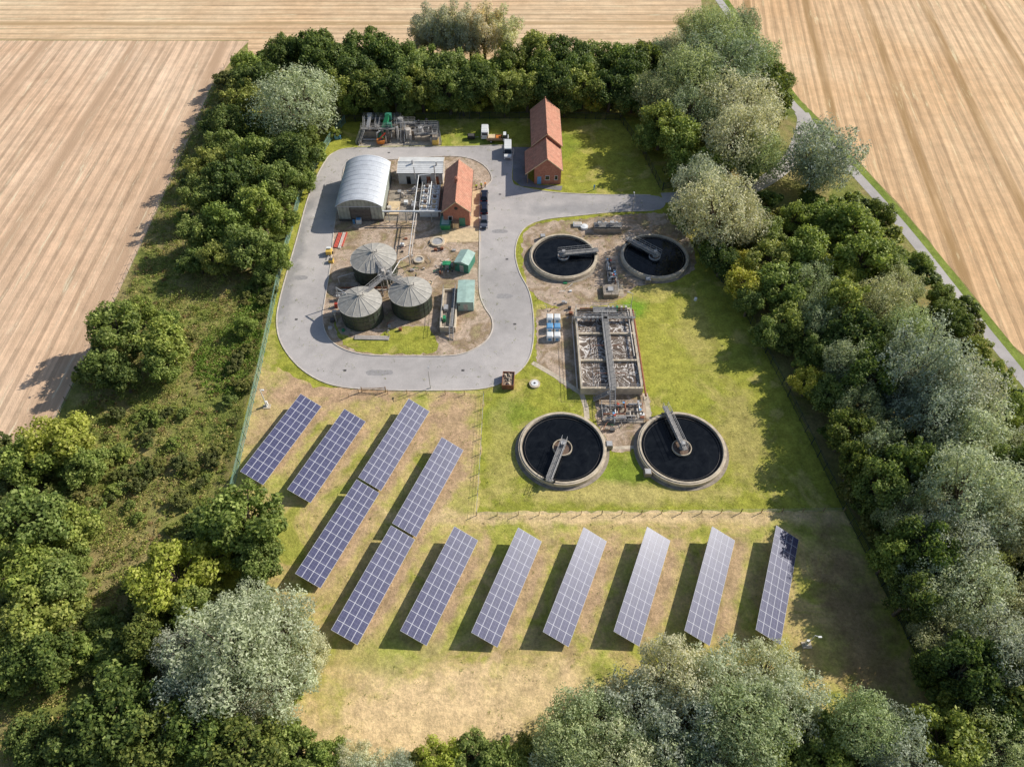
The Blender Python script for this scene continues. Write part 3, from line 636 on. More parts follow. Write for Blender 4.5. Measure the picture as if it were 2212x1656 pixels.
# process filter block
b=MB(); X0,X1,Y0,Y1=-22.0,-17.6,139.4,149.6
b.bx(X0,X1,Y0,Y1,0,1.5,'concrete')
for i in range(2):
    for j in range(5):
        cx=X0+1.1+i*2.2; cy=Y0+1.0+j*2.05
        b.bx(cx-.8,cx+.8,cy-.75,cy+.75,1.502,1.75,'white'); b.cyl((cx,cy,1.75),(cx,cy,2.1),.45,random.choice(['sludge','hatch','pipe']),12); b.pipe([(cx,cy,2.1),(cx,cy,2.5),(X0+2.2,cy,2.5)],.07,'pipe',6)
b.pipe([(X0+2.2,Y0,2.5),(X0+2.2,Y1,2.5)],.12,'white')
for x in (X0,X1): b.rail((x,Y0,1.5),(x,Y1,1.5),'white')
b.rail((X0,Y0,1.5),(X1,Y0,1.5),'white'); b.bx(X0,X1,Y0-.4,Y0-.03,0,2.0,'white')
b.stairs((X0+1,Y1+2.6,0),(X0+1,Y1+.1,1.5),.9); b.build('filter_block')
b=MB()
for i in range(11):
    x=random.uniform(-29.5,-23.5); y=random.uniform(139,150); w=random.uniform(.3,.8); h=random.uniform(.5,1.6)
    if i%2: b.bx(x-w,x+w,y-.5,y+.5,.04,h,random.choice(['steel','white','pipe','conc_d','rust']))
    else: b.cyl((x,y,.04),(x,y,h+.5),w*.7,random.choice(['steel','pipe']),14); 
    b.pipe([(x,y,h*.8),(x+random.uniform(1,2.5),y,h*.8),(x+2,y+random.uniform(-2,2),h*.5)],.08,'pipe',6)
b.bx(-30,-27.2,139.5,144.5,.04,.5,'hatch'); b.rail((-29.9,138.6,.04),(-23.6,138.6,.04)); b.rail((-23.6,138.6,.04),(-23.6,150,.04))
b.cyl((-24,151.2,0),(-24,151.2,5.6),.12,'steel',10); b.cyl((-19,151,0),(-19,151,6.2),.14,'pipe',10); b.build('process_plant')
def kiosk(name,x,y,w,d,h,wall,roof,rise=.4,rz=0):
    b=MB(); b.bx(-w/2,w/2,-d/2,d/2,0,h,wall)
    b.add([(-w/2-.15,-d/2-.15,h+.01),(w/2+.15,-d/2-.15,h+.01),(w/2+.15,d/2+.15,h+.01),(-w/2-.15,d/2+.15,h+.01),(0,-d/2-.15,h+rise),(0,d/2+.15,h+rise)],[(0,3,5,4),(1,4,5,2),(0,4,1),(3,2,5),(0,1,2,3)],roof)
    b.bx(-.45,.45,-d/2-.05,-d/2-.003,.05,min(2.0,h-.2),'steel'); b.bx(-w/2+.1,-w/2+.5,-d/2-.05,-d/2-.003,h*.6,h*.8,'steel_d')
    b.build(name,None,(x,y,0),rz)
x,y=G2(1005,575); kiosk('green_kiosk',x,y,3.2,4.2,2.5,'green','paleg',.6,R(-18))
x,y=G2(1008,648); kiosk('container_building',x,y,3.3,6.6,2.6,'paleg','paleg',.12)
x,y=G2(966,580); kiosk('control_cabinet',x,y,1.6,1.0,1.6,'green','gren2',.1)
x,y=G2(961,497); 
b=MB(); b.frus(-1,1,-1.5,1.5,.1,-1.2,1.2,-1.9,1.9,1.6,'gren2'); b.bx(-1.25,1.25,-1.95,1.95,1.602,1.7,'green'); b.bx(-.9,.9,-1.5,1.5,1.702,1.76,'paleg'); b.build('waste_skip',None,(x+.2,y+1.4,0))
x,y=G2(985,492); b=MB(); b.bx(-.7,.7,-.9,.9,0,1.6,'hatch'); b.bx(-.75,.75,-.95,.95,1.602,1.7,'wood'); b.bx(-1.6,-.9,-.5,.5,0,1.3,'conc_d'); b.build('storage_cupboard',None,(x,y+.4,0))
x0,y0=G2(951,718); x1=x0+3.2; y1=y0+11.5
b=MB(); b.bx(x0,x0+.3,y0,y1,0,1.5,'concrete'); b.bx(x1-.3,x1,y0,y1,0,1.5,'concrete'); b.bx(x0+.3,x1-.3,y0,y0+.3,0,1.5,'concrete'); b.bx(x0+.3,x1-.3,y1-.3,y1,0,1.5,'concrete')
b.bx(x0+.31,x1-.31,y0+.31,y1-.31,0,.9,'conc_d'); b.deck((x0+2.4,y0,1.6),(x0+2.4,y1,1.6),.6,'grate',(1,0)); b.rail((x0+.1,y0,1.5),(x0+.1,y1,1.5)); b.bx(x0+.5,x0+1.1,y0+2,y0+3,1.0,2.0,'gren2'); b.bx(x0+.5,x0+1.4,y0+5,y0+6.4,1.0,1.8,'steel'); b.stairs((x0+2.4,y0-2.2,0),(x0+2.4,y0,1.6),.8); b.build('channel_structure')
for (a,c_,rr,m) in [(945,524,1.7,'steel'),(905,563,1.2,'steel'),(930,612,.5,'hatch')]:
    x,y=G2(a,c_); b=MB(); b.ring(0,0,rr*.72,rr,0,.45,'concrete',32); b.disc(0,0,rr*.75,.3,m,32); b.build('covered_well',None,(x,y,.03))
def pipes_stack(name,x,y,n,L,r,mat,rz=0,layers=2):
    b=MB()
    for l in range(layers):
        for i in range(n-l): b.cyl(((i+l*.5)*2.05*r,-L/2,r+l*1.75*r),((i+l*.5)*2.05*r,L/2,r+l*1.75*r),r,mat,10)
    b.build(name,None,(x,y,.04),rz)
x,y=G2(727,520); pipes_stack('red_pipe_stack',x,y,3,5.2,.14,'red',R(-4),1); pipes_stack('grey_pipe_stack',x+1.0,y,3,5.6,.12,'pipe',R(-4),1); x,y=G2(740,518); pipes_stack('red_pipe_stack',x+.1,y,3,5,.11,'red',R(-4),1)
x,y=G2(803,734); pipes_stack('pipe_stack',x,y,4,7,.14,'pipe',R(88),1)
x,y=G2(712,548); b=MB(); b.bx(-.6,.6,-.8,.8,.3,1.2,'yellow'); b.bx(-.5,.5,.1,.7,1.202,1.5,'white'); b.beam((0,-.8,.4),(0,-2.0,.4),.1,.1,'steel')
for s_ in (-1,1): b.cyl((s_*.6,0,.3),(s_*.8,0,.3),.3,'black',14)
b.build('site_generator',None,(x,y,0)); x,y=G2(716,566); b=MB(); b.bx(-.5,.5,-.5,.5,0,.8,'yellow'); b.bx(-.4,.4,-.4,.4,.802,.9,'steel_d'); b.build('grit_bin',None,(x,y,0))
x,y=G2(776,482); b=MB(); b.bx(-.6,.6,-.5,.5,.05,1.2,'white'); b.bx(-.5,.5,-.4,.4,1.202,1.3,'blue'); b.cyl((-1.2,0,0),(-1.2,0,.9),.3,'blue',12); b.build('storage_tote',None,(x,y,0))
r=random.Random(4)
b=MB()
for i in range(80):
    a,c_=r.choice([(r.uniform(850,950),r.uniform(500,600)),(r.uniform(935,985),r.uniform(535,600)),(r.uniform(730,930),r.uniform(700,725)),(r.uniform(870,950),r.uniform(575,600)),(r.uniform(1160,1240),r.uniform(600,700)),(r.uniform(1290,1400),r.uniform(860,930))])
    x,y=G2(a,c_); w=r.uniform(.12,.45); h=r.uniform(.2,.8); m=r.choice(['steel','conc_d','pipe','steel_d','white','wood','gren2','rust'])
    if any(math.hypot(x-t[0],y-t[1])<5.3 for t in ((-31.1,105.4),(-21.1,108.4),(-30,118.9))): continue
    if r.random()<.5: b.bx(x-w,x+w,y-w*.7,y+w*.7,.03,h,m)
    else: b.pipe([(x,y,0),(x,y,h),(x+r.uniform(-1.5,1.5),y+r.uniform(-1.5,1.5),h)],.06,m,6)
b.build('site_fittings')
x,y=G2(1098,822,0.6); b=MB(); w,d,h=1.15,1.75,1.3
for (a0,a1,b0,b1) in [(-w,-w+.08,-d,d),(w-.08,w,-d,d),(-w+.08,w-.08,-d,-d+.08),(-w+.08,w-.08,d-.08,d)]: b.bx(a0,a1,b0,b1,.1,h,'rust')
b.bx(-w+.08,w-.08,-d+.08,d-.08,.1,1.0,'rubble'); 
for k in range(14): 
    xx,yy=random.uniform(-.8,.8),random.uniform(-1.3,1.3); q=random.uniform(.1,.3); b.frus(xx-q,xx+q,yy-q,yy+q,1.0,xx-q*.5,xx+q*.3,yy-q*.5,yy+q*.6,1.0+q*1.3,random.choice(['rubble','concrete','conc_d']))
b.build('rubble_skip',None,(x,y,0),R(-3))
# ------------------------------------------------ inlet works
E=empty('inlet_works')
b=MB()
b.bx(-40.2,-31.5,172.5,177.8,0,2.3,'conc_d'); b.bx(-39.8,-32,173.0,174.7,2.302,2.36,'sludge'); b.bx(-39.8,-32,175.6,177.3,2.302,2.36,'sludge')
b.bx(-31.45,-26,174,177,0,1.6,'conc_d'); b.bx(-26,-20,171.5,175.5,0,1.2,'conc_d'); b.bx(-41,-40.25,170,178,0,.8,'conc_d'); b.build('concrete_channels',E)
b=MB()
b.deck((-40.2,172.9,3.0),(-31.2,172.9,3.0),1.1); b.deck((-40.2,177.6,3.2),(-30,177.6,3.2),1.1); b.deck((-36,172.9,3.1),(-36,177.6,3.1),1.2); b.deck((-31.5,175.2,3.4),(-26,175.2,3.4),1.2)
b.stairs((-41.2,169.8,0),(-39.6,172.4,2.9),1.0); b.stairs((-29.2,170.6,0),(-29.2,174.6,3.3),1.0); b.deck((-26,171.6,2.3),(-20,171.6,2.3),1.0); b.deck((-26,175.4,2.3),(-20,175.4,2.3),1.0)
b.rail((-26,171.4,1.2),(-26,175.4,1.2)); b.rail((-20,171.4,1.2),(-20,175.4,1.2)); b.stairs((-19.2,169.8,0),(-19.6,171.6,2.2),.9); b.build('walkways',E)
b=MB()
b.beam((-35,171.0,1.2),(-33.2,176.5,4.9),1.1,.7,'gren2'); b.bx(-34,-32.4,176,177.4,3.4,5.0,'green'); b.beam((-38.6,173,2.4),(-38.2,177,4.6),.8,.5,'steel'); b.bx(-38.9,-37.6,176.6,177.6,3.3,4.8,'steel')
b.bx(-33.3,-32.1,173.2,174.4,2.4,4.0,'green'); b.cyl((-30,176,1.6),(-30,176,4.2),.7,'steel',16); b.cyl((-27.8,173,0),(-27.8,173,2.8),.8,'pipe',16)
b.cyl((-24.5,173.5,1.2),(-24.5,173.5,3.0),.9,'steel',18,.6); b.cyl((-22,173.5,1.2),(-22,173.5,2.8),.8,'steel',18,.5)
b.pipe([(-40,171.5,.6),(-36,171.5,.6),(-36,171.5,2.5),(-33,174,3)],.2,'steel'); b.pipe([(-31,173.5,2),(-26,173.5,2),(-24.5,173.5,3)],.18,'pipe'); b.pipe([(-40,178.3,1),(-22,178.3,1),(-22,175,1.6)],.16,'pipe')
for k in range(14):
    xx,yy=random.uniform(-40,-21),random.choice([171.0,172,176.5,177.2]); b.bx(xx-.3,xx+.3,yy-.3,yy+.3,.1,random.uniform(1.5,4.3),random.choice(['steel','steel_d','pipe','steel','steel_d']))
for k in range(14): xx=random.uniform(-40,-21); b.cyl((xx,random.uniform(171,177.5),1),(xx,random.uniform(171,177.5),random.uniform(3.8,5.6)),.07,'steel',6)
b.build('screens_and_pipework',E)
b=MB(); b.frus(-35.7,-34.0,169.6,170.9,.4,-36.0,-33.7,169.4,171.1,1.3,'orange'); b.beam((-35.4,170.3,1.2),(-33.8,172.0,2.3),.4,.25,'red'); b.bx(-35.5,-34.2,169.8,170.7,1.302,1.36,'sludge'); b.build('screenings_skip',E)
b=MB(); b.bx(-21.2,-19.6,169.6,171.0,.1,1.5,'yellow'); b.bx(-21.1,-19.7,169.7,170.9,1.502,1.6,'steel_d'); b.build('yellow_skip',E)
# ------------------------------------------------ vehicles
def wheels(b,xs,ys,r=.33,w=.22):
    for yy in ys:
        for s_ in (-1,1):
            b.cyl((s_*(xs-w),yy,r),(s_*(xs+.01),yy,r),r,'black',18); b.cyl((s_*(xs+.01),yy,r),(s_*(xs+.025),yy,r),r*.6,'steel',12)
def car(x,y,rz,paint='carpaint'):
    b=MB()
    b.frus(-.86,.86,-2.15,2.15,.28,-.9,.9,-2.22,2.2,.62,paint); b.frus(-.9,.9,-2.22,2.2,.621,-.82,.82,-2.12,2.0,.95,paint)
    b.frus(-.80,.80,-1.95,.95,.951,-.62,.62,-1.45,.25,1.42,'glass'); b.frus(-.64,.64,-1.5,.3,1.421,-.56,.56,-1.35,.15,1.48,paint)
    for s_ in (-1,1):
        b.beam((s_*.79,.93,.96),(s_*.62,.27,1.43),.07,.07,paint); b.beam((s_*.79,-1.93,.96),(s_*.62,-1.46,1.43),.09,.07,paint); b.beam((s_*.80,-.5,.96),(s_*.63,-.5,1.43),.07,.05,paint)
        b.bx(s_*.7-.17,s_*.7+.17,2.13,2.22,.64,.78,'white'); b.bx(s_*.7-.15,s_*.7+.15,-2.24,-2.15,.64,.82,'red'); b.bx(s_*.98-.08,s_*.98+.08,.55,.7,.95,1.1,paint)
    b.bx(-.5,.5,2.19,2.225,.38,.56,'black'); wheels(b,.86,(-1.35,1.35)); b.build('parked_car',None,(x,y,.04),rz)
car(-6.8,146.4,0,'carpaint'); car(-6.7,141.6,R(2),M['carpaint']); car(-6.6,136.3,R(180),simple('grey_car_paint_mat',(.12,.13,.16),.2,.3,.1,1))
def van(x,y,rz,L=5.6):
    b=MB(); h=L/2
    b.frus(-.98,.98,-h,h-1.0,.35,-1.0,1.0,-h,h-1.0,1.3,'white'); b.frus(-1.0,1.0,-h,h-1.5,1.301,-.88,.88,-h+.06,h-1.85,2.45,'white')
    b.frus(-.98,.98,h-1.0,h,.35,-.95,.95,h-1.0,h-.05,1.05,'white'); b.frus(-.95,.95,h-1.45,h-.08,1.051,-.93,.93,h-1.45,h-.85,1.302,'white')
    b.frus(-.93,.93,h-1.50,h-.86,1.303,-.80,.80,h-1.84,h-1.6,2.25,'glass'); b.frus(-.82,.82,h-1.9,h-1.58,2.251,-.8,.8,h-1.9,h-1.7,2.40,'white')
    for s_ in (-1,1):
        b.bx(s_*.985-.02,s_*.985+.02,h-2.5,h-1.7,1.4,1.95,'glass'); b.bx(s_*1.12-.1,s_*1.12+.1,h-1.35,h-1.2,1.3,1.65,'black'); b.bx(s_*.75-.15,s_*.75+.15,h-.06,h+.01,.75,.95,'alu'); b.bx(s_*.85-.08,s_*.85+.08,-h-.02,-h+.02,.9,1.3,'red')
    b.bx(-.7,.7,h-.04,h+.02,.45,.65,'black'); b.bx(-.75,.75,-h-.015,-h+.01,1.5,2.1,'glass')
    for k in range(4): b.beam((-.8,-h+.6+k*.9,2.49),(.8,-h+.6+k*.9,2.49),.05,.04,'white')
    wheels(b,.93,(-h+1.1,h-.95),.36); b.build('white_van',None,(x,y,.03),rz)
van(-7.3,174.8,0); van(-1.1,165.6,R(180),6.0)
def tipper(x,y,rz):
    b=MB(); b.bx(-.5,.5,-3,2.9,.55,.75,'steel_d'); b.frus(-1,1,1.3,2.9,.5,-.95,.95,1.3,2.75,1.35,'white'); b.frus(-.95,.95,1.3,2.6,1.351,-.8,.8,1.4,2.1,2.2,'glass'); b.bx(-.82,.82,1.38,2.12,2.201,2.3,'white')
    b.bx(-1.05,1.05,-3.0,1.15,.8,.9,'wood')
    for (a0,a1,b0,b1) in [(-1.05,-.98,-3,1.15),(.98,1.05,-3,1.15),(-.98,.98,-3,-2.93),(-.98,.98,1.08,1.15)]: b.bx(a0,a1,b0,b1,.9,1.4,'wood')
    b.bx(-.9,.9,-2.7,-.8,.902,1.5,'hatch'); b.bx(-.7,.6,-.6,.8,.902,1.35,'orange'); wheels(b,.95,(-1.9,2.0),.38); b.build('tipper_truck',None,(x,y,.03),rz)
tipper(-3.7,171.6,R(-90)); x,y=G2(1018,300); b=MB(); b.bx(-1,1,-.8,.8,.4,1.0,'black'); b.bx(-.8,.8,-.6,.6,1.002,1.2,'steel_d'); b.beam((1,0,.5),(2,0,.5),.1,.1,'steel')
wheels(b,1.0,(0,),.3); b.build('small_trailer',None,(x,y,.03),0)
# ------------------------------------------------ people
def person(x,y,rz,vest,pose=0):
    E=empty('worker',(x,y,.045),rz)
    def skin(name,verts,edges,rad,mats_f):
        me=bpy.data.meshes.new(name); me.from_pydata(verts,edges,[]); o=bpy.data.objects.new(name,me); sc.collection.objects.link(o); o.parent=E
        o.modifiers.new('s','SKIN'); 
        for i,r_ in enumerate(rad): me.skin_vertices[0].data[i].radius=(r_,r_)
        me.skin_vertices[0].data[0].use_root=True
        sd=o.modifiers.new('d','SUBSURF'); sd.levels=1; sd.render_levels=1; me.materials.append(mats_f); return o
    a=.25 if pose else .05
    skin('trousers',[(0,0,.92),(-.10,0,.86),(-.12,.02,.48),(-.13,-.03+a*.3,.10),(.10,0,.86),(.12,.03,.48),(.13,-.03-a*.3,.10)],[(0,1),(1,2),(2,3),(0,4),(4,5),(5,6)],[.13,.10,.075,.055,.10,.075,.055],M['navy'])
    skin('jacket',[(0,0,.95),(0,0,1.2),(0,0,1.42),(-.19,0,1.42),(-.25,.02,1.15),(-.24,.16+a*.3,.95),(.19,0,1.42),(.25,.02,1.15),(.24,.14,.92)],[(0,1),(1,2),(2,3),(3,4),(4,5),(2,6),(6,7),(7,8)],[.15,.15,.14,.075,.055,.045,.075,.055,.045],vest)
    skin('head',[(0,.0,1.46),(0,.01,1.58),(0,.02,1.68),(0,.01,1.76)],[(0,1),(1,2),(2,3)],[.055,.075,.095,.07],M['skin'])
    for s_,hy,hz in ((-1,.18+a*.3,.90),(1,.16,.87)):
        vs=[(s_*.24,hy,hz)];es=[];rd=[.03]
        for k in range(5):
            dx=(k-2)*.018; i=len(vs); vs+=[(s_*.24+dx,hy+.01,hz-.05),(s_*.24+dx*1.2,hy+.03,hz-.05-.04-.008*(2-abs(k-2)))]; es+=[(0,i),(i,i+1)]; rd+=[.010,.008]
        skin('hand',vs,es,rd,M['skin'])
    b=MB(); b.frus(-.11,.11,-.12,.13,1.74,-.07,.07,-.07,.07,1.86,'white'); b.bx(-.12,.12,.05,.19,1.735,1.75,'white'); b.build('hard_hat',E)
    b=MB(); b.bx(-.11,-.02,.04,.2,0,.09,'black') ; b.bx(.02,.11,.0,.16,0,.09,'black')
    b.v=[(v[0]*1.4,v[1]-.08,v[2]) for v in b.v]; b.build('boots',E)
    b=MB(); b.frus(-.012,.012,.095,.14,1.62,-.01,.01,.095,.11,1.68,'skin'); b.bx(-.045,-.02,.1,.115,1.675,1.69,'hair'); b.bx(.02,.045,.1,.115,1.675,1.69,'hair'); b.bx(-.03,.03,.095,.108,1.585,1.595,'rust'); b.build('face',E)
for (a,c_,rz,m,p) in [(1029,410,.4,'hivy',0),(1040,407,2.6,'hivy',1),(1048,405,-2.2,'hiv',0)]:
    x,y=G2(a,c_); person(x,y,rz,M[m],p)
# ------------------------------------------------ fences, gate, cctv poles
def palisade(name,pts,h=2.3,mat='fence',sp=.30,bw=.07):
    b=MB()
    for a,c_ in zip(pts[:-1],pts[1:]):
        L=math.dist(a,c_); n=int(L/sp); dx,dy=(c_[0]-a[0])/L,(c_[1]-a[1])/L
        for i in range(n):
            x=a[0]+dx*i*sp;y=a[1]+dy*i*sp
            b.add([(x-dx*bw/2,y-dy*bw/2,.05),(x+dx*bw/2,y+dy*bw/2,.05),(x+dx*bw/2,y+dy*bw/2,h),(x-dx*bw/2,y-dy*bw/2,h)],[(0,1,2,3)],mat)
        for i in range(int(L/2.75)+1):
            x=a[0]+dx*i*2.75+dy*.08;y=a[1]+dy*i*2.75-dx*.08; b.bx(x-.05,x+.05,y-.05,y+.05,0,h-.05,mat)
        for z in (.4,h-.4): b.beam((a[0]+dy*.05,a[1]-dx*.05,z),(c_[0]+dy*.05,c_[1]-dx*.05,z),.05,.06,mat)
    return b.build(name)
palisade('palisade_fence',[(-47.8,63.5),(-49.2,90),(-51.2,120),(-52,148),(-49,170),(-46,181)],2.4,'fence',.26,.085)
palisade('palisade_fence',[(-46,181),(-20,182.5),(15,183),(30,182),(34,168),(37,150)],2.3,'fenced')
palisade('palisade_fence',[(38,141),(43,124),(48.6,108.7),(52.5,84),(55.8,59.9),(59,38),(60,28)],2.3,'fenced')
def wirefence(name,pts,h=1.25,sp=2.6,mat='wood'):
    b=MB()
    for a,c_ in zip(pts[:-1],pts[1:]):
        L=math.dist(a,c_); n=max(1,int(L/sp))
        for i in range(n+1):
            t=i/n; x=a[0]+(c_[0]-a[0])*t; y=a[1]+(c_[1]-a[1])*t; b.bx(x-.05,x+.05,y-.05,y+.05,0,h+random.uniform(-.05,.1),mat)
        for z in (.35,.7,1.1): b.beam((*a,z),(*c_,z),.02,.02,'steel')
    b.build(name)
wirefence('post_and_wire_fence',[G2(775,848),(-31,84.0)][::-1]+[]); 
wirefence('post_and_wire_fence',[G2(838,850),G2(1045,853),G2(1038,980),G2(1029,1113),G2(1300,1110),G2(1600,1107),G2(1822,1104)],1.25,3.2)
wirefence('field_fence',[(-84.2,74),(-84.7,110),(-85.6,150),(-87.6,212)],1.3,3.0,'wood')
x,y=G2(808,846); b=MB()
for z in (.3,.6,.9,1.2): b.beam((-2.2,0,z),(2.2,0,z),.06,.06,'wood')
b.bx(-2.35,-2.2,-.08,.08,0,1.5,'wood'); b.bx(2.2,2.35,-.08,.08,0,1.5,'wood'); b.beam((-2.2,.04,.3),(2.2,.04,1.2),.06,.05,'wood'); b.build('field_gate',None,(x,y,0),R(1))
b=MB()
for z in (.3,2.0): b.beam((0,0,z),(5,2.2,z),.06,.06,'fenced')
for i in range(26): t=i/25; b.beam((5*t,2.2*t,.2),(5*t,2.2*t,2.2),.05,.05,'fenced')
b.bx(-.1,.1,-.1,.1,0,2.4,'fenced'); b.build('security_gate',None,(37.4,149.5,0))
def pole(x,y,h):
    b=MB(); b.bx(-.7,.7,-.5,.5,0,.14,'concrete'); b.cyl((0,0,.14),(0,0,h),.09,'white',10,.06); b.cyl((0,0,.14),(0,0,.3),.2,'white',12); b.beam((0,0,h),(.55,-.2,h+.05),.06,.06,'white'); b.bx(.35,.85,-.35,-.1,h-.08,h+.12,'white'); b.bx(-.25,.25,.1,.4,.3,1.3,'white'); b.build('cctv_pole',None,(x,y,0))
x,y=G2(577,878); pole(x,y,5.2); x,y=G2(1742,1393); pole(x,y,4.0)
x,y=G2(1283,410); b=MB(); b.bx(-.1,.1,-.1,.1,0,1.2,'blue'); b.bx(-.2,.2,-.14,-.1,.8,1.5,'blue'); b.build('marker_post',None,(x,y,0))
x,y=G2(728,300); b=MB(); b.bx(-.5,.5,-.4,.4,0,1.2,'blue'); b.cyl((.9,0,0),(.9,0,1.0),.3,'blue',12); b.bx(-.45,.45,-.35,.35,1.202,1.3,'white'); b.build('chemical_tote',None,(x,y,0))
x,y=G2(1502,648); b=MB(); b.cyl((0,0,0),(0,0,.6),.35,'white',14,.25); b.cyl((0,0,.6),(0,0,.7),.3,'white',14,.05); b.build('vent_cap',None,(x,y,0))
def lamp(x,y,rz):
    b=MB(); b.cyl((0,0,0),(0,0,5),.09,'steel',10,.05); b.beam((0,0,5),(.9,0,5.15),.06,.06,'steel'); b.bx(.6,1.2,-.13,.13,5.08,5.2,'steel'); b.build('street_lamp',None,(x,y,0),rz)
for a,c_,rz in [(1361,672,2.8),(930,838,1.6),(1365,460,1.6)]: x,y=G2(a,c_); lamp(x,y,rz)

# ------------------------------------------------ vegetation
def leafcloud(P,T,Bv):
    n=len(P); v=np.empty((n,4,3)); v[:,0]=P+T; v[:,1]=P+Bv; v[:,2]=P-T; v[:,3]=P-Bv
    return v.reshape(-1,3)
def mkmesh(name,v,extra,leaf,bark):
    nq=len(v)//4; ev,ef=extra
    me=bpy.data.meshes.new(name)
    allv=np.concatenate([v,np.array(ev).reshape(-1,3)]) if len(ev) else v
    me.vertices.add(len(allv)); me.vertices.foreach_set('co',allv.astype(np.float32).ravel())
    la=np.concatenate([np.arange(len(v)),(np.array(ef).ravel()+len(v)) if len(ef) else np.array([],int)]).astype(np.int32)
    nf=nq+len(ef)
    me.loops.add(len(la)); me.loops.foreach_set('vertex_index',la)
    me.polygons.add(nf); me.polygons.foreach_set('loop_start',(np.arange(nf)*4).astype(np.int32))
    try: me.polygons.foreach_set('loop_total',np.full(nf,4,np.int32))
    except Exception: pass
    me.materials.append(leaf)
    if bark: me.materials.append(bark)
    mi=np.zeros(nf,np.int32); mi[nq:]=1 if bark else 0; me.polygons.foreach_set('material_index',mi)
    me.update(calc_edges=True); me.validate(); return me
def limb(ev,ef,p0,p1,r0,r1,n=6):
    p0=Vector(p0);p1=Vector(p1);d=(p1-p0).normalized(); up=Vector((0,0,1)) if abs(d.z)<.95 else Vector((0,1,0))
    a=d.cross(up).normalized();b=a.cross(d); o=len(ev)
    for p,r_ in ((p0,r0),(p1,r1)):
        for i in range(n): t=2*math.pi*i/n; ev.append(tuple(p+(a*math.cos(t)+b*math.sin(t))*r_))
    for i in range(n): j=(i+1)%n; ef.append((o+i,o+j,o+n+j,o+n+i))
def tree_mesh(name,seed,Rc,H,nleaf,nl,ls,leaf,kind):
    g=np.random.default_rng(seed)
    zc=H*.56; Rz=H*.43
    d=g.normal(size=(nl,3)); d/=np.linalg.norm(d,axis=1)[:,None]; d[:,2]=d[:,2]*.9+.12
    rad=g.uniform(.42,.95,nl)
    C=np.stack([d[:,0]*Rc*rad,d[:,1]*Rc*rad,zc+d[:,2]*Rz*rad],1)
    lr=Rc*g.uniform(.13,.31,nl)
    zs=1.0
    if kind=='willow': zs=1.6; lr*=.82
    per=nleaf//nl; Ps=[];Ds=[]
    for k in range(nl):
        m=int(per*(lr[k]/(Rc*.22))**2)+10
        q=g.normal(size=(m,3)); q/=np.linalg.norm(q,axis=1)[:,None]
        rr=g.uniform(.45,1.0,m)**.55*g.uniform(.9,1.22,m)
        wob=1+.22*np.sin(q[:,0]*6+k)*np.cos(q[:,1]*7+k*2)+.18*np.sin(q[:,2]*11+q[:,0]*9+k*3)
        s_=np.array([1,1,zs])
        Ps.append(C[k]+q*s_*(lr[k]*rr*wob)[:,None]); Ds.append(q)
    P=np.concatenate(Ps);D=np.concatenate(Ds)
    keep=np.ones(len(P),bool)
    for k in range(nl):
        dd=(P-C[k])/np.array([1,1,zs]); keep&=(np.linalg.norm(dd,axis=1)>lr[k]*.55)
    keep&=(P[:,2]>.25)
    e=np.linalg.norm((P-np.array([0,0,zc]))/np.array([Rc,Rc,Rz]),axis=1); keep&=(e>.38)
    P=P[keep];D=D[keep];n=len(P)
    N=D*.75+g.normal(size=(n,3))*.5+np.array([0,0,.3]); N/=np.linalg.norm(N,axis=1)[:,None]
    ref=g.normal(size=(n,3))+ (np.array([0,0,1.5]) if kind=='willow' else 0)
    T=np.cross(N,ref); T/=np.linalg.norm(T,axis=1)[:,None]; B=np.cross(N,T)
    s1=g.uniform(.55,1.3,n)*ls
    if kind=='willow': T,B=B,T
    v=leafcloud(P,T*s1[:,None],B*(s1*(.42 if kind=='willow' else .62))[:,None])
    ev=[];ef=[]
    if kind!='bush':
        tr=Rc*.05+.08; limb(ev,ef,(0,0,-.2),(g.uniform(-.3,.3),g.uniform(-.3,.3),H*.32),tr*1.25,tr*.85,8)
        limb(ev,ef,(0,0,H*.30),(g.uniform(-.5,.5),g.uniform(-.5,.5),H*.75),tr*.85,tr*.25,7)
        for k in range(0,nl,2): limb(ev,ef,(0,0,H*g.uniform(.22,.45)),tuple(C[k]),tr*.4,.04,5)
    else:
        for k in range(0,nl,3): limb(ev,ef,(0,0,0),tuple(C[k]),.06,.02,4)
    return mkmesh(name,v,(ev,ef),leaf,M['bark'])
V={}
V['W']=[tree_mesh('willow_a',1,6,12,21000,85,.21,LW,'willow'),tree_mesh('willow_b',2,6,11,21000,95,.21,LW,'willow'),tree_mesh('willow_c',3,6,13,21000,75,.21,LW,'willow')]
V['V']=[tree_mesh('gwillow_a',5,6,12,21000,85,.21,LV,'willow'),tree_mesh('gwillow_b',6,6,13,21000,95,.21,LV,'willow')]
V['D']=[tree_mesh('broad_a',11,4,9,11000,48,.21,LD,'broad'),tree_mesh('broad_b',12,4,8.5,11000,56,.21,LD,'broad'),tree_mesh('broad_c',13,4,9.5,11000,42,.21,LD,'broad')]
V['M']=[tree_mesh('mid_a',21,4,8.5,11000,48,.21,LM,'broad'),tree_mesh('mid_b',22,4,9,11000,56,.21,LM,'broad'),tree_mesh('mid_c',23,4,8,11000,42,.21,LM,'broad')]
V['Y']=[tree_mesh('yell_a',31,4,7,12000,50,.20,LY,'broad')]
V['P']=[tree_mesh('pale_a',41,4,12,14000,50,.21,LP,'willow')]
V['O']=[tree_mesh('aut_a',51,2,3.5,5000,20,.18,LO,'bush')]
V['S']=[tree_mesh('shrub_a',61,1.8,2.8,3000,16,.18,LS,'bush'),tree_mesh('shrub_b',62,1.8,2.4,3000,18,.18,LM,'bush'),tree_mesh('shrub_c',63,1.6,3.0,3000,16,.18,LD,'bush')]
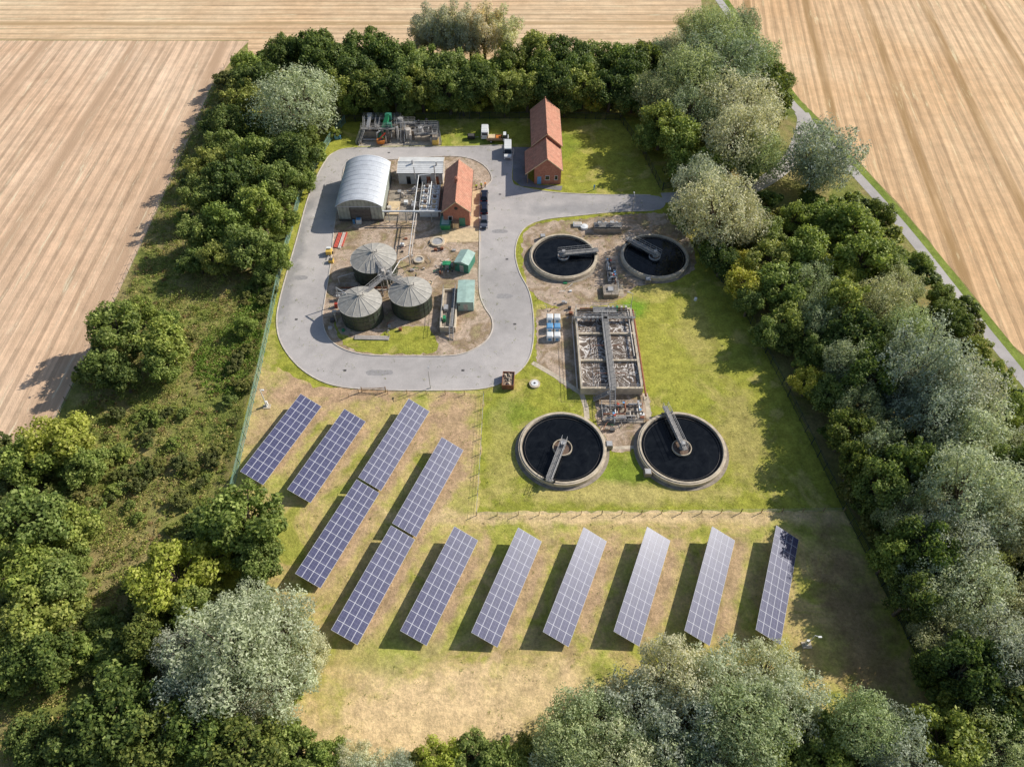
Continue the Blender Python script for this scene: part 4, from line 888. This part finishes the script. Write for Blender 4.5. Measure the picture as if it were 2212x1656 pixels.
DIM={'W':(6,12),'V':(6,12.5),'D':(4,9),'M':(4,8.6),'Y':(4,7),'P':(4,12),'O':(2,3.5),'S':(1.75,2.7)}
NAME={'W':'white_willow_tree','V':'willow_tree','D':'hawthorn_tree','M':'maple_tree','Y':'ash_tree','P':'poplar_tree','O':'autumn_shrub'}
cnt=0
def tree(t,a,c_,rp,hf=1.0):
    global cnt; cnt+=1
    Rn,Hn=DIM[t]
    s0=(FPX*_s+(c_-828)*_c)/CAMH
    Rm=rp/s0*.95
    if a>1800 and c_>650: hf=1.18
    if a>1810 and c_>980 and t in 'DM' and c_<1480: hf=1.45
    sxy=Rm/Rn
    sz=sxy*hf if t not in 'WV' else sxy*hf*.95
    sz=max(.55,min(sz,1.5))
    x,y,_=G(a,c_,Hn*sz*.60)
    me=V[t][cnt%len(V[t])]
    o=bpy.data.objects.new(NAME[t],me); sc.collection.objects.link(o)
    o.location=(x,y,0); o.scale=(sxy*random.uniform(.95,1.08),sxy*random.uniform(.95,1.08),sz*random.uniform(.93,1.08)); o.rotation_euler=(0,0,random.uniform(0,6.28))
T='''
W 640 215 90;D 560 170 46;D 610 118 38;M 535 150 38;D 690 125 48;M 525 205 44;D 490 262 40;M 478 310 40
D 640 335 48;D 600 325 46;M 545 340 50;M 450 355 42;M 605 400 48;D 500 400 50;M 435 425 45;M 560 450 52;M 490 475 50;M 608 475 38;M 425 500 42;M 530 530 52;M 592 555 38;M 470 555 42;M 570 585 28;M 425 560 32;M 660 385 30;D 655 300 34
M 248 705 60;M 352 735 58;M 222 785 48;D 262 815 38;M 350 790 42;M 530 700 26;M 300 670 34
Y 120 955 68;M 175 1000 50;M 60 1000 55;M 70 1130 88;M 145 1140 58;M 40 1230 78;M 115 1250 66;M 50 1340 80;D 90 1420 62;M 25 1440 60;M 150 1200 40
M 530 1120 80;M 480 1150 60;Y 370 1240 80;Y 320 1260 45;Y 455 1205 50;M 560 1210 52;D 310 1380 55;M 410 1310 50;M 560 1160 45
W 500 1400 130;W 600 1370 98;W 440 1480 90;W 590 1480 98;W 400 1400 74;W 660 1420 58;W 520 1330 74;W 540 1540 80
D 250 1540 90;D 340 1600 80;D 180 1620 80;D 520 1620 80;M 640 1620 58;M 590 1580 50;M 710 1640 48;W 770 1650 50;W 860 1665 45;Y 950 1645 46;M 1020 1625 46;M 1090 1650 60;M 1140 1620 40;D 430 1580 80;D 70 1600 60;W 800 1680 60
V 1290 1560 90;W 1380 1530 95;W 1450 1460 88;W 1560 1470 92;W 1660 1450 80;V 1230 1600 80;W 1480 1560 100;V 1600 1560 100;W 1700 1530 85;W 1340 1630 90;V 1550 1650 100;M 1690 1620 66;M 1760 1580 60;V 1860 1570 80;W 1940 1620 80;M 2040 1600 75;V 2140 1630 80;M 1790 1640 70;M 2100 1530 60;M 2180 1560 70;V 1430 1640 80;W 1210 1660 70
W 1550 440 90;W 1510 400 60;W 1600 480 60;W 1785 320 84;W 1760 370 50;M 1660 560 48;Y 1615 570 36;Y 1610 610 46;M 1690 615 52;M 1740 540 54;V 1750 595 56;Y 1800 590 48;M 1860 560 58;M 1850 480 58;M 1790 470 46;M 1720 470 40;M 1660 500 44;D 1900 460 36;D 1560 560 36
M 1700 690 48;V 1760 680 54;M 1820 660 52;D 1850 720 54;V 1900 660 58;V 1950 610 52;M 1920 560 48;M 1780 745 48;V 1830 790 54;D 1880 810 58;V 1950 720 60;Y 1745 830 38;M 1790 850 44;V 1870 880 56;D 1830 930 48;V 1900 960 60;D 1960 1010 60;M 1900 1050 54;D 1850 1000 38;V 1950 1110 60;D 2000 1190 60;M 1930 1200 48;D 1970 1290 50;V 2030 1370 60;D 2080 1450 66;D 2010 1440 40;M 1620 650 36;M 1660 720 36
W 2000 790 92;W 2080 840 95;W 2020 890 80;W 2110 930 85;W 1950 850 60;W 2080 1060 100;W 2000 1130 70;W 2060 1170 90;W 2160 1120 80;W 2000 1270 72;W 2100 1270 90;W 2160 1400 88;W 2200 1300 70;W 2040 1010 60;M 2180 1000 55;M 2150 820 36;V 2120 1480 70;W 2200 1480 70;W 2090 1380 60
M 2030 640 32;D 2070 700 32;M 2110 755 32;M 2180 880 38;M 1990 570 32;M 2045 670 30;M 2205 940 40;M 2130 870 40
V 1560 145 94;V 1540 75 60;V 1630 110 58;V 1490 170 68;W 1600 225 88;V 1420 205 54;V 1500 240 60;M 1430 265 50;W 1595 300 78;V 1640 340 56;M 1470 300 56;M 1480 350 40;D 1660 215 48;D 1680 165 34;M 1400 290 36;M 1540 355 44;M 1620 365 30;V 1600 60 42;W 1470 110 48;V 1430 120 40;V 1490 50 34
P 930 60 40;P 985 60 44;P 1045 62 46;P 1088 66 38;P 910 72 30;P 1015 72 38;P 960 72 36
D 620 108 36;D 680 105 42;M 745 118 44;D 800 100 48;M 860 118 46;M 920 136 42;M 980 146 42;M 1040 148 40;D 1100 138 42;M 1160 115 46;D 1220 125 46;M 1280 125 44;M 1340 130 42;D 1400 130 40
M 740 190 44;D 800 185 46;D 850 195 44;M 910 185 48;M 970 190 46;D 1030 185 46;M 1090 188 46;M 1140 190 42;D 1200 188 44;M 1260 180 46;D 1320 185 44;M 1370 195 40;D 770 160 44;M 890 160 44;D 950 165 44;M 1070 160 44;D 1180 155 44;M 1240 155 44;D 1360 160 44
M 1000 215 30;Y 1035 222 24;M 760 222 30;M 820 225 26;M 880 225 26;Y 940 224 22;M 1345 222 26;Y 1360 205 18;M 1090 222 26;Y 1280 222 22;M 1220 222 26
W 2290 1150 95;W 2280 1350 95;D 2260 1500 90;W 2260 1000 80;W 2270 1600 90;O 300 1385 40;O 285 1400 30
'''
for ln in T.replace('\n',';').split(';'):
    q=ln.split()
    if len(q)==4: tree(q[0],float(q[1]),float(q[2]),float(q[3]))
UG=empty('shrub_undergrowth')
def scatter(poly,n,smin,smax,seed,keys=(0,1,2)):
    g=random.Random(seed); xs=[p[0] for p in poly]; ys=[p[1] for p in poly]; k=0;tries=0
    while k<n and tries<n*20:
        tries+=1; x=g.uniform(min(xs),max(xs)); y=g.uniform(min(ys),max(ys))
        if not inpoly(x,y,poly) or segd(x,y,acc_s)<4.2 or segd(x,y,path_s)<4: continue
        s_=g.uniform(smin,smax); o=bpy.data.objects.new('shrub',V['S'][g.choice(keys)]); sc.collection.objects.link(o); o.parent=UG
        o.location=(x,y,0); o.scale=(s_*1.2,s_*1.2,s_); o.rotation_euler=(0,0,g.uniform(0,6.28)); k+=1
Z=lambda L:[G2(*p) for p in L]
scatter(Z([(500,150),(600,130),(740,250),(735,300),(690,350),(650,440),(610,600),(450,610),(420,590),(385,500),(400,400),(450,300)]),90,.9,1.9,1)
scatter(Z([(620,140),(1420,140),(1400,240),(1340,245),(740,250),(700,190)]),70,1,2,2,(1,2))
scatter(Z([(1370,250),(1450,100),(1600,50),(1680,180),(1690,330),(1640,380),(1480,395),(1420,390)]),60,.9,1.9,3)
scatter(Z([(1470,470),(1560,410),(1700,440),(1850,430),(1920,480),(2060,680),(2190,850),(2300,1000),(2300,1656),(2150,1656),(2000,1450),(1880,1150),(1750,880),(1620,660),(1560,600),(1500,540)]),200,.9,1.9,4)
scatter(Z([(1150,1640),(1300,1580),(1700,1560),(1900,1560),(2212,1600),(2212,1750),(1100,1750)]),40,.8,1.6,5)
scatter(Z([(0,960),(190,960),(210,1050),(180,1300),(260,1350),(300,1480),(200,1500),(130,1480),(0,1500)]),70,.7,1.6,6)
scatter(Z([(270,1330),(420,1130),(560,1090),(610,1180),(600,1300),(680,1420),(640,1560),(900,1640),(1150,1640),(1100,1750),(100,1750),(150,1600),(300,1500)]),90,.7,1.5,7)
scatter(Z([(180,740),(400,640),(420,780),(330,850),(170,840)]),24,.5,1.0,8)
scatter(Z([(600,600),(560,760),(520,900),(480,1060),(440,1060),(500,850),(540,600)]),26,.3,.8,9,(0,1))
scatter(Z([(220,1100),(230,900),(420,850),(440,1080),(380,1150)]),50,.3,.8,10,(0,1))
def rough_veg(name,poly,ncl,per,hmax,leaf,seed,ls=.16):
    g=np.random.default_rng(seed); xs=[p[0] for p in poly]; ys=[p[1] for p in poly]; C=[]
    while len(C)<ncl:
        x=g.uniform(min(xs),max(xs)); y=g.uniform(min(ys),max(ys))
        if inpoly(x,y,poly): C.append((x,y))
    C=np.array(C); r=g.uniform(.35,1.1,ncl)*(1+.5*np.sin(C[:,0]*.35)*np.cos(C[:,1]*.22))
    idx=np.repeat(np.arange(ncl),per); n=len(idx); q=g.normal(size=(n,3))*.5
    P=np.zeros((n,3)); P[:,0]=C[idx,0]+q[:,0]*r[idx]; P[:,1]=C[idx,1]+q[:,1]*r[idx]; P[:,2]=.05+hmax*np.abs(g.uniform(0,1,n))*r[idx]*np.exp(-(q[:,0]**2+q[:,1]**2))
    N=g.normal(size=(n,3))*.7+np.array([0,0,.6]); N/=np.linalg.norm(N,axis=1)[:,None]
    T_=np.cross(N,g.normal(size=(n,3))); T_/=np.linalg.norm(T_,axis=1)[:,None]; B_=np.cross(N,T_); s1=g.uniform(.6,1.3,n)*ls
    me=mkmesh(name,leafcloud(P,T_*s1[:,None],B_*(s1*.5)[:,None]),([],[]),leaf,None)
    o=bpy.data.objects.new(name,me); sc.collection.objects.link(o)
RP=Z([(500,180),(560,250),(430,560),(600,605),(590,640),(560,770),(520,900),(485,1060),(430,1130),(280,1250),(250,1350),(330,1500),(120,1656),(0,1656),(0,1480),(180,1260),(200,1050),(180,950),(0,960),(0,1050),(145,935),(180,850),(265,660),(400,300),(480,150)])
lr1=leafmat('rough_green_leaf_mat',(.16,.21,.04),(.30,.34,.08),(.46,.45,.15),.25)
lr2=leafmat('rough_straw_leaf_mat',(.34,.26,.11),(.50,.40,.18),(.64,.52,.26),.2)
lr3=leafmat('rough_dock_leaf_mat',(.20,.11,.05),(.34,.20,.10),(.42,.3,.14),.2)
rough_veg('nettle_bed',RP,3400,22,1.3,lr1,5); rough_veg('dry_tall_grass',RP,1100,22,1.1,lr2,6); rough_veg('dock_weeds',RP,500,22,1.2,lr3,7)
LG=Z([(590,620),(560,770),(520,860),(440,850),(420,780),(440,740),(500,700),(540,620)])
rough_veg('lush_tall_grass',LG,600,26,1.2,leafmat('lush_grass_leaf_mat',(.16,.26,.03),(.28,.40,.055),(.42,.52,.12),.25),12)
rough_veg('grass_tufts',[p for p in site],1400,8,.22,lr1,8,.10)
rough_veg('gravel_weeds',[(p[0]*1.0,p[1]) for p in iw],260,9,.22,lr1,21,.10)
rough_veg('gravel_weeds',Z([(1140,540),(1160,485),(1420,465),(1490,540),(1490,590),(1370,625),(1240,665),(1160,645)]),160,9,.25,lr1,22,.10)

# ------------------------------------------------ light, sky, camera
AZ,EL=63.5,33.5
w=bpy.data.worlds.new('World'); sc.world=w; w.use_nodes=True; nt=w.node_tree
sky=nt.nodes.new('ShaderNodeTexSky'); sky.sky_type='NISHITA'; sky.sun_disc=False; sky.sun_elevation=R(EL); sky.sun_rotation=R(AZ)
bg=nt.nodes['Background']; nt.links.new(sky.outputs[0],bg.inputs[0]); bg.inputs[1].default_value=.11
L=bpy.data.lights.new('sun','SUN'); L.energy=5.0; L.angle=R(.5); L.color=(1,.955,.87)
lo=bpy.data.objects.new('sun',L); sc.collection.objects.link(lo)
sd=Vector((math.sin(R(AZ))*math.cos(R(EL)),math.cos(R(AZ))*math.cos(R(EL)),math.sin(R(EL))))
lo.rotation_euler=sd.to_track_quat('Z','Y').to_euler(); lo.location=(200,200,200)
cam=bpy.data.cameras.new('camera'); co=bpy.data.objects.new('camera',cam); sc.collection.objects.link(co)
co.location=(0,0,CAMH); co.rotation_euler=(R(90-PITCH),0,0); cam.sensor_width=36; cam.lens=FPX/2212*36; cam.clip_start=.5; cam.clip_end=8000
sc.camera=co
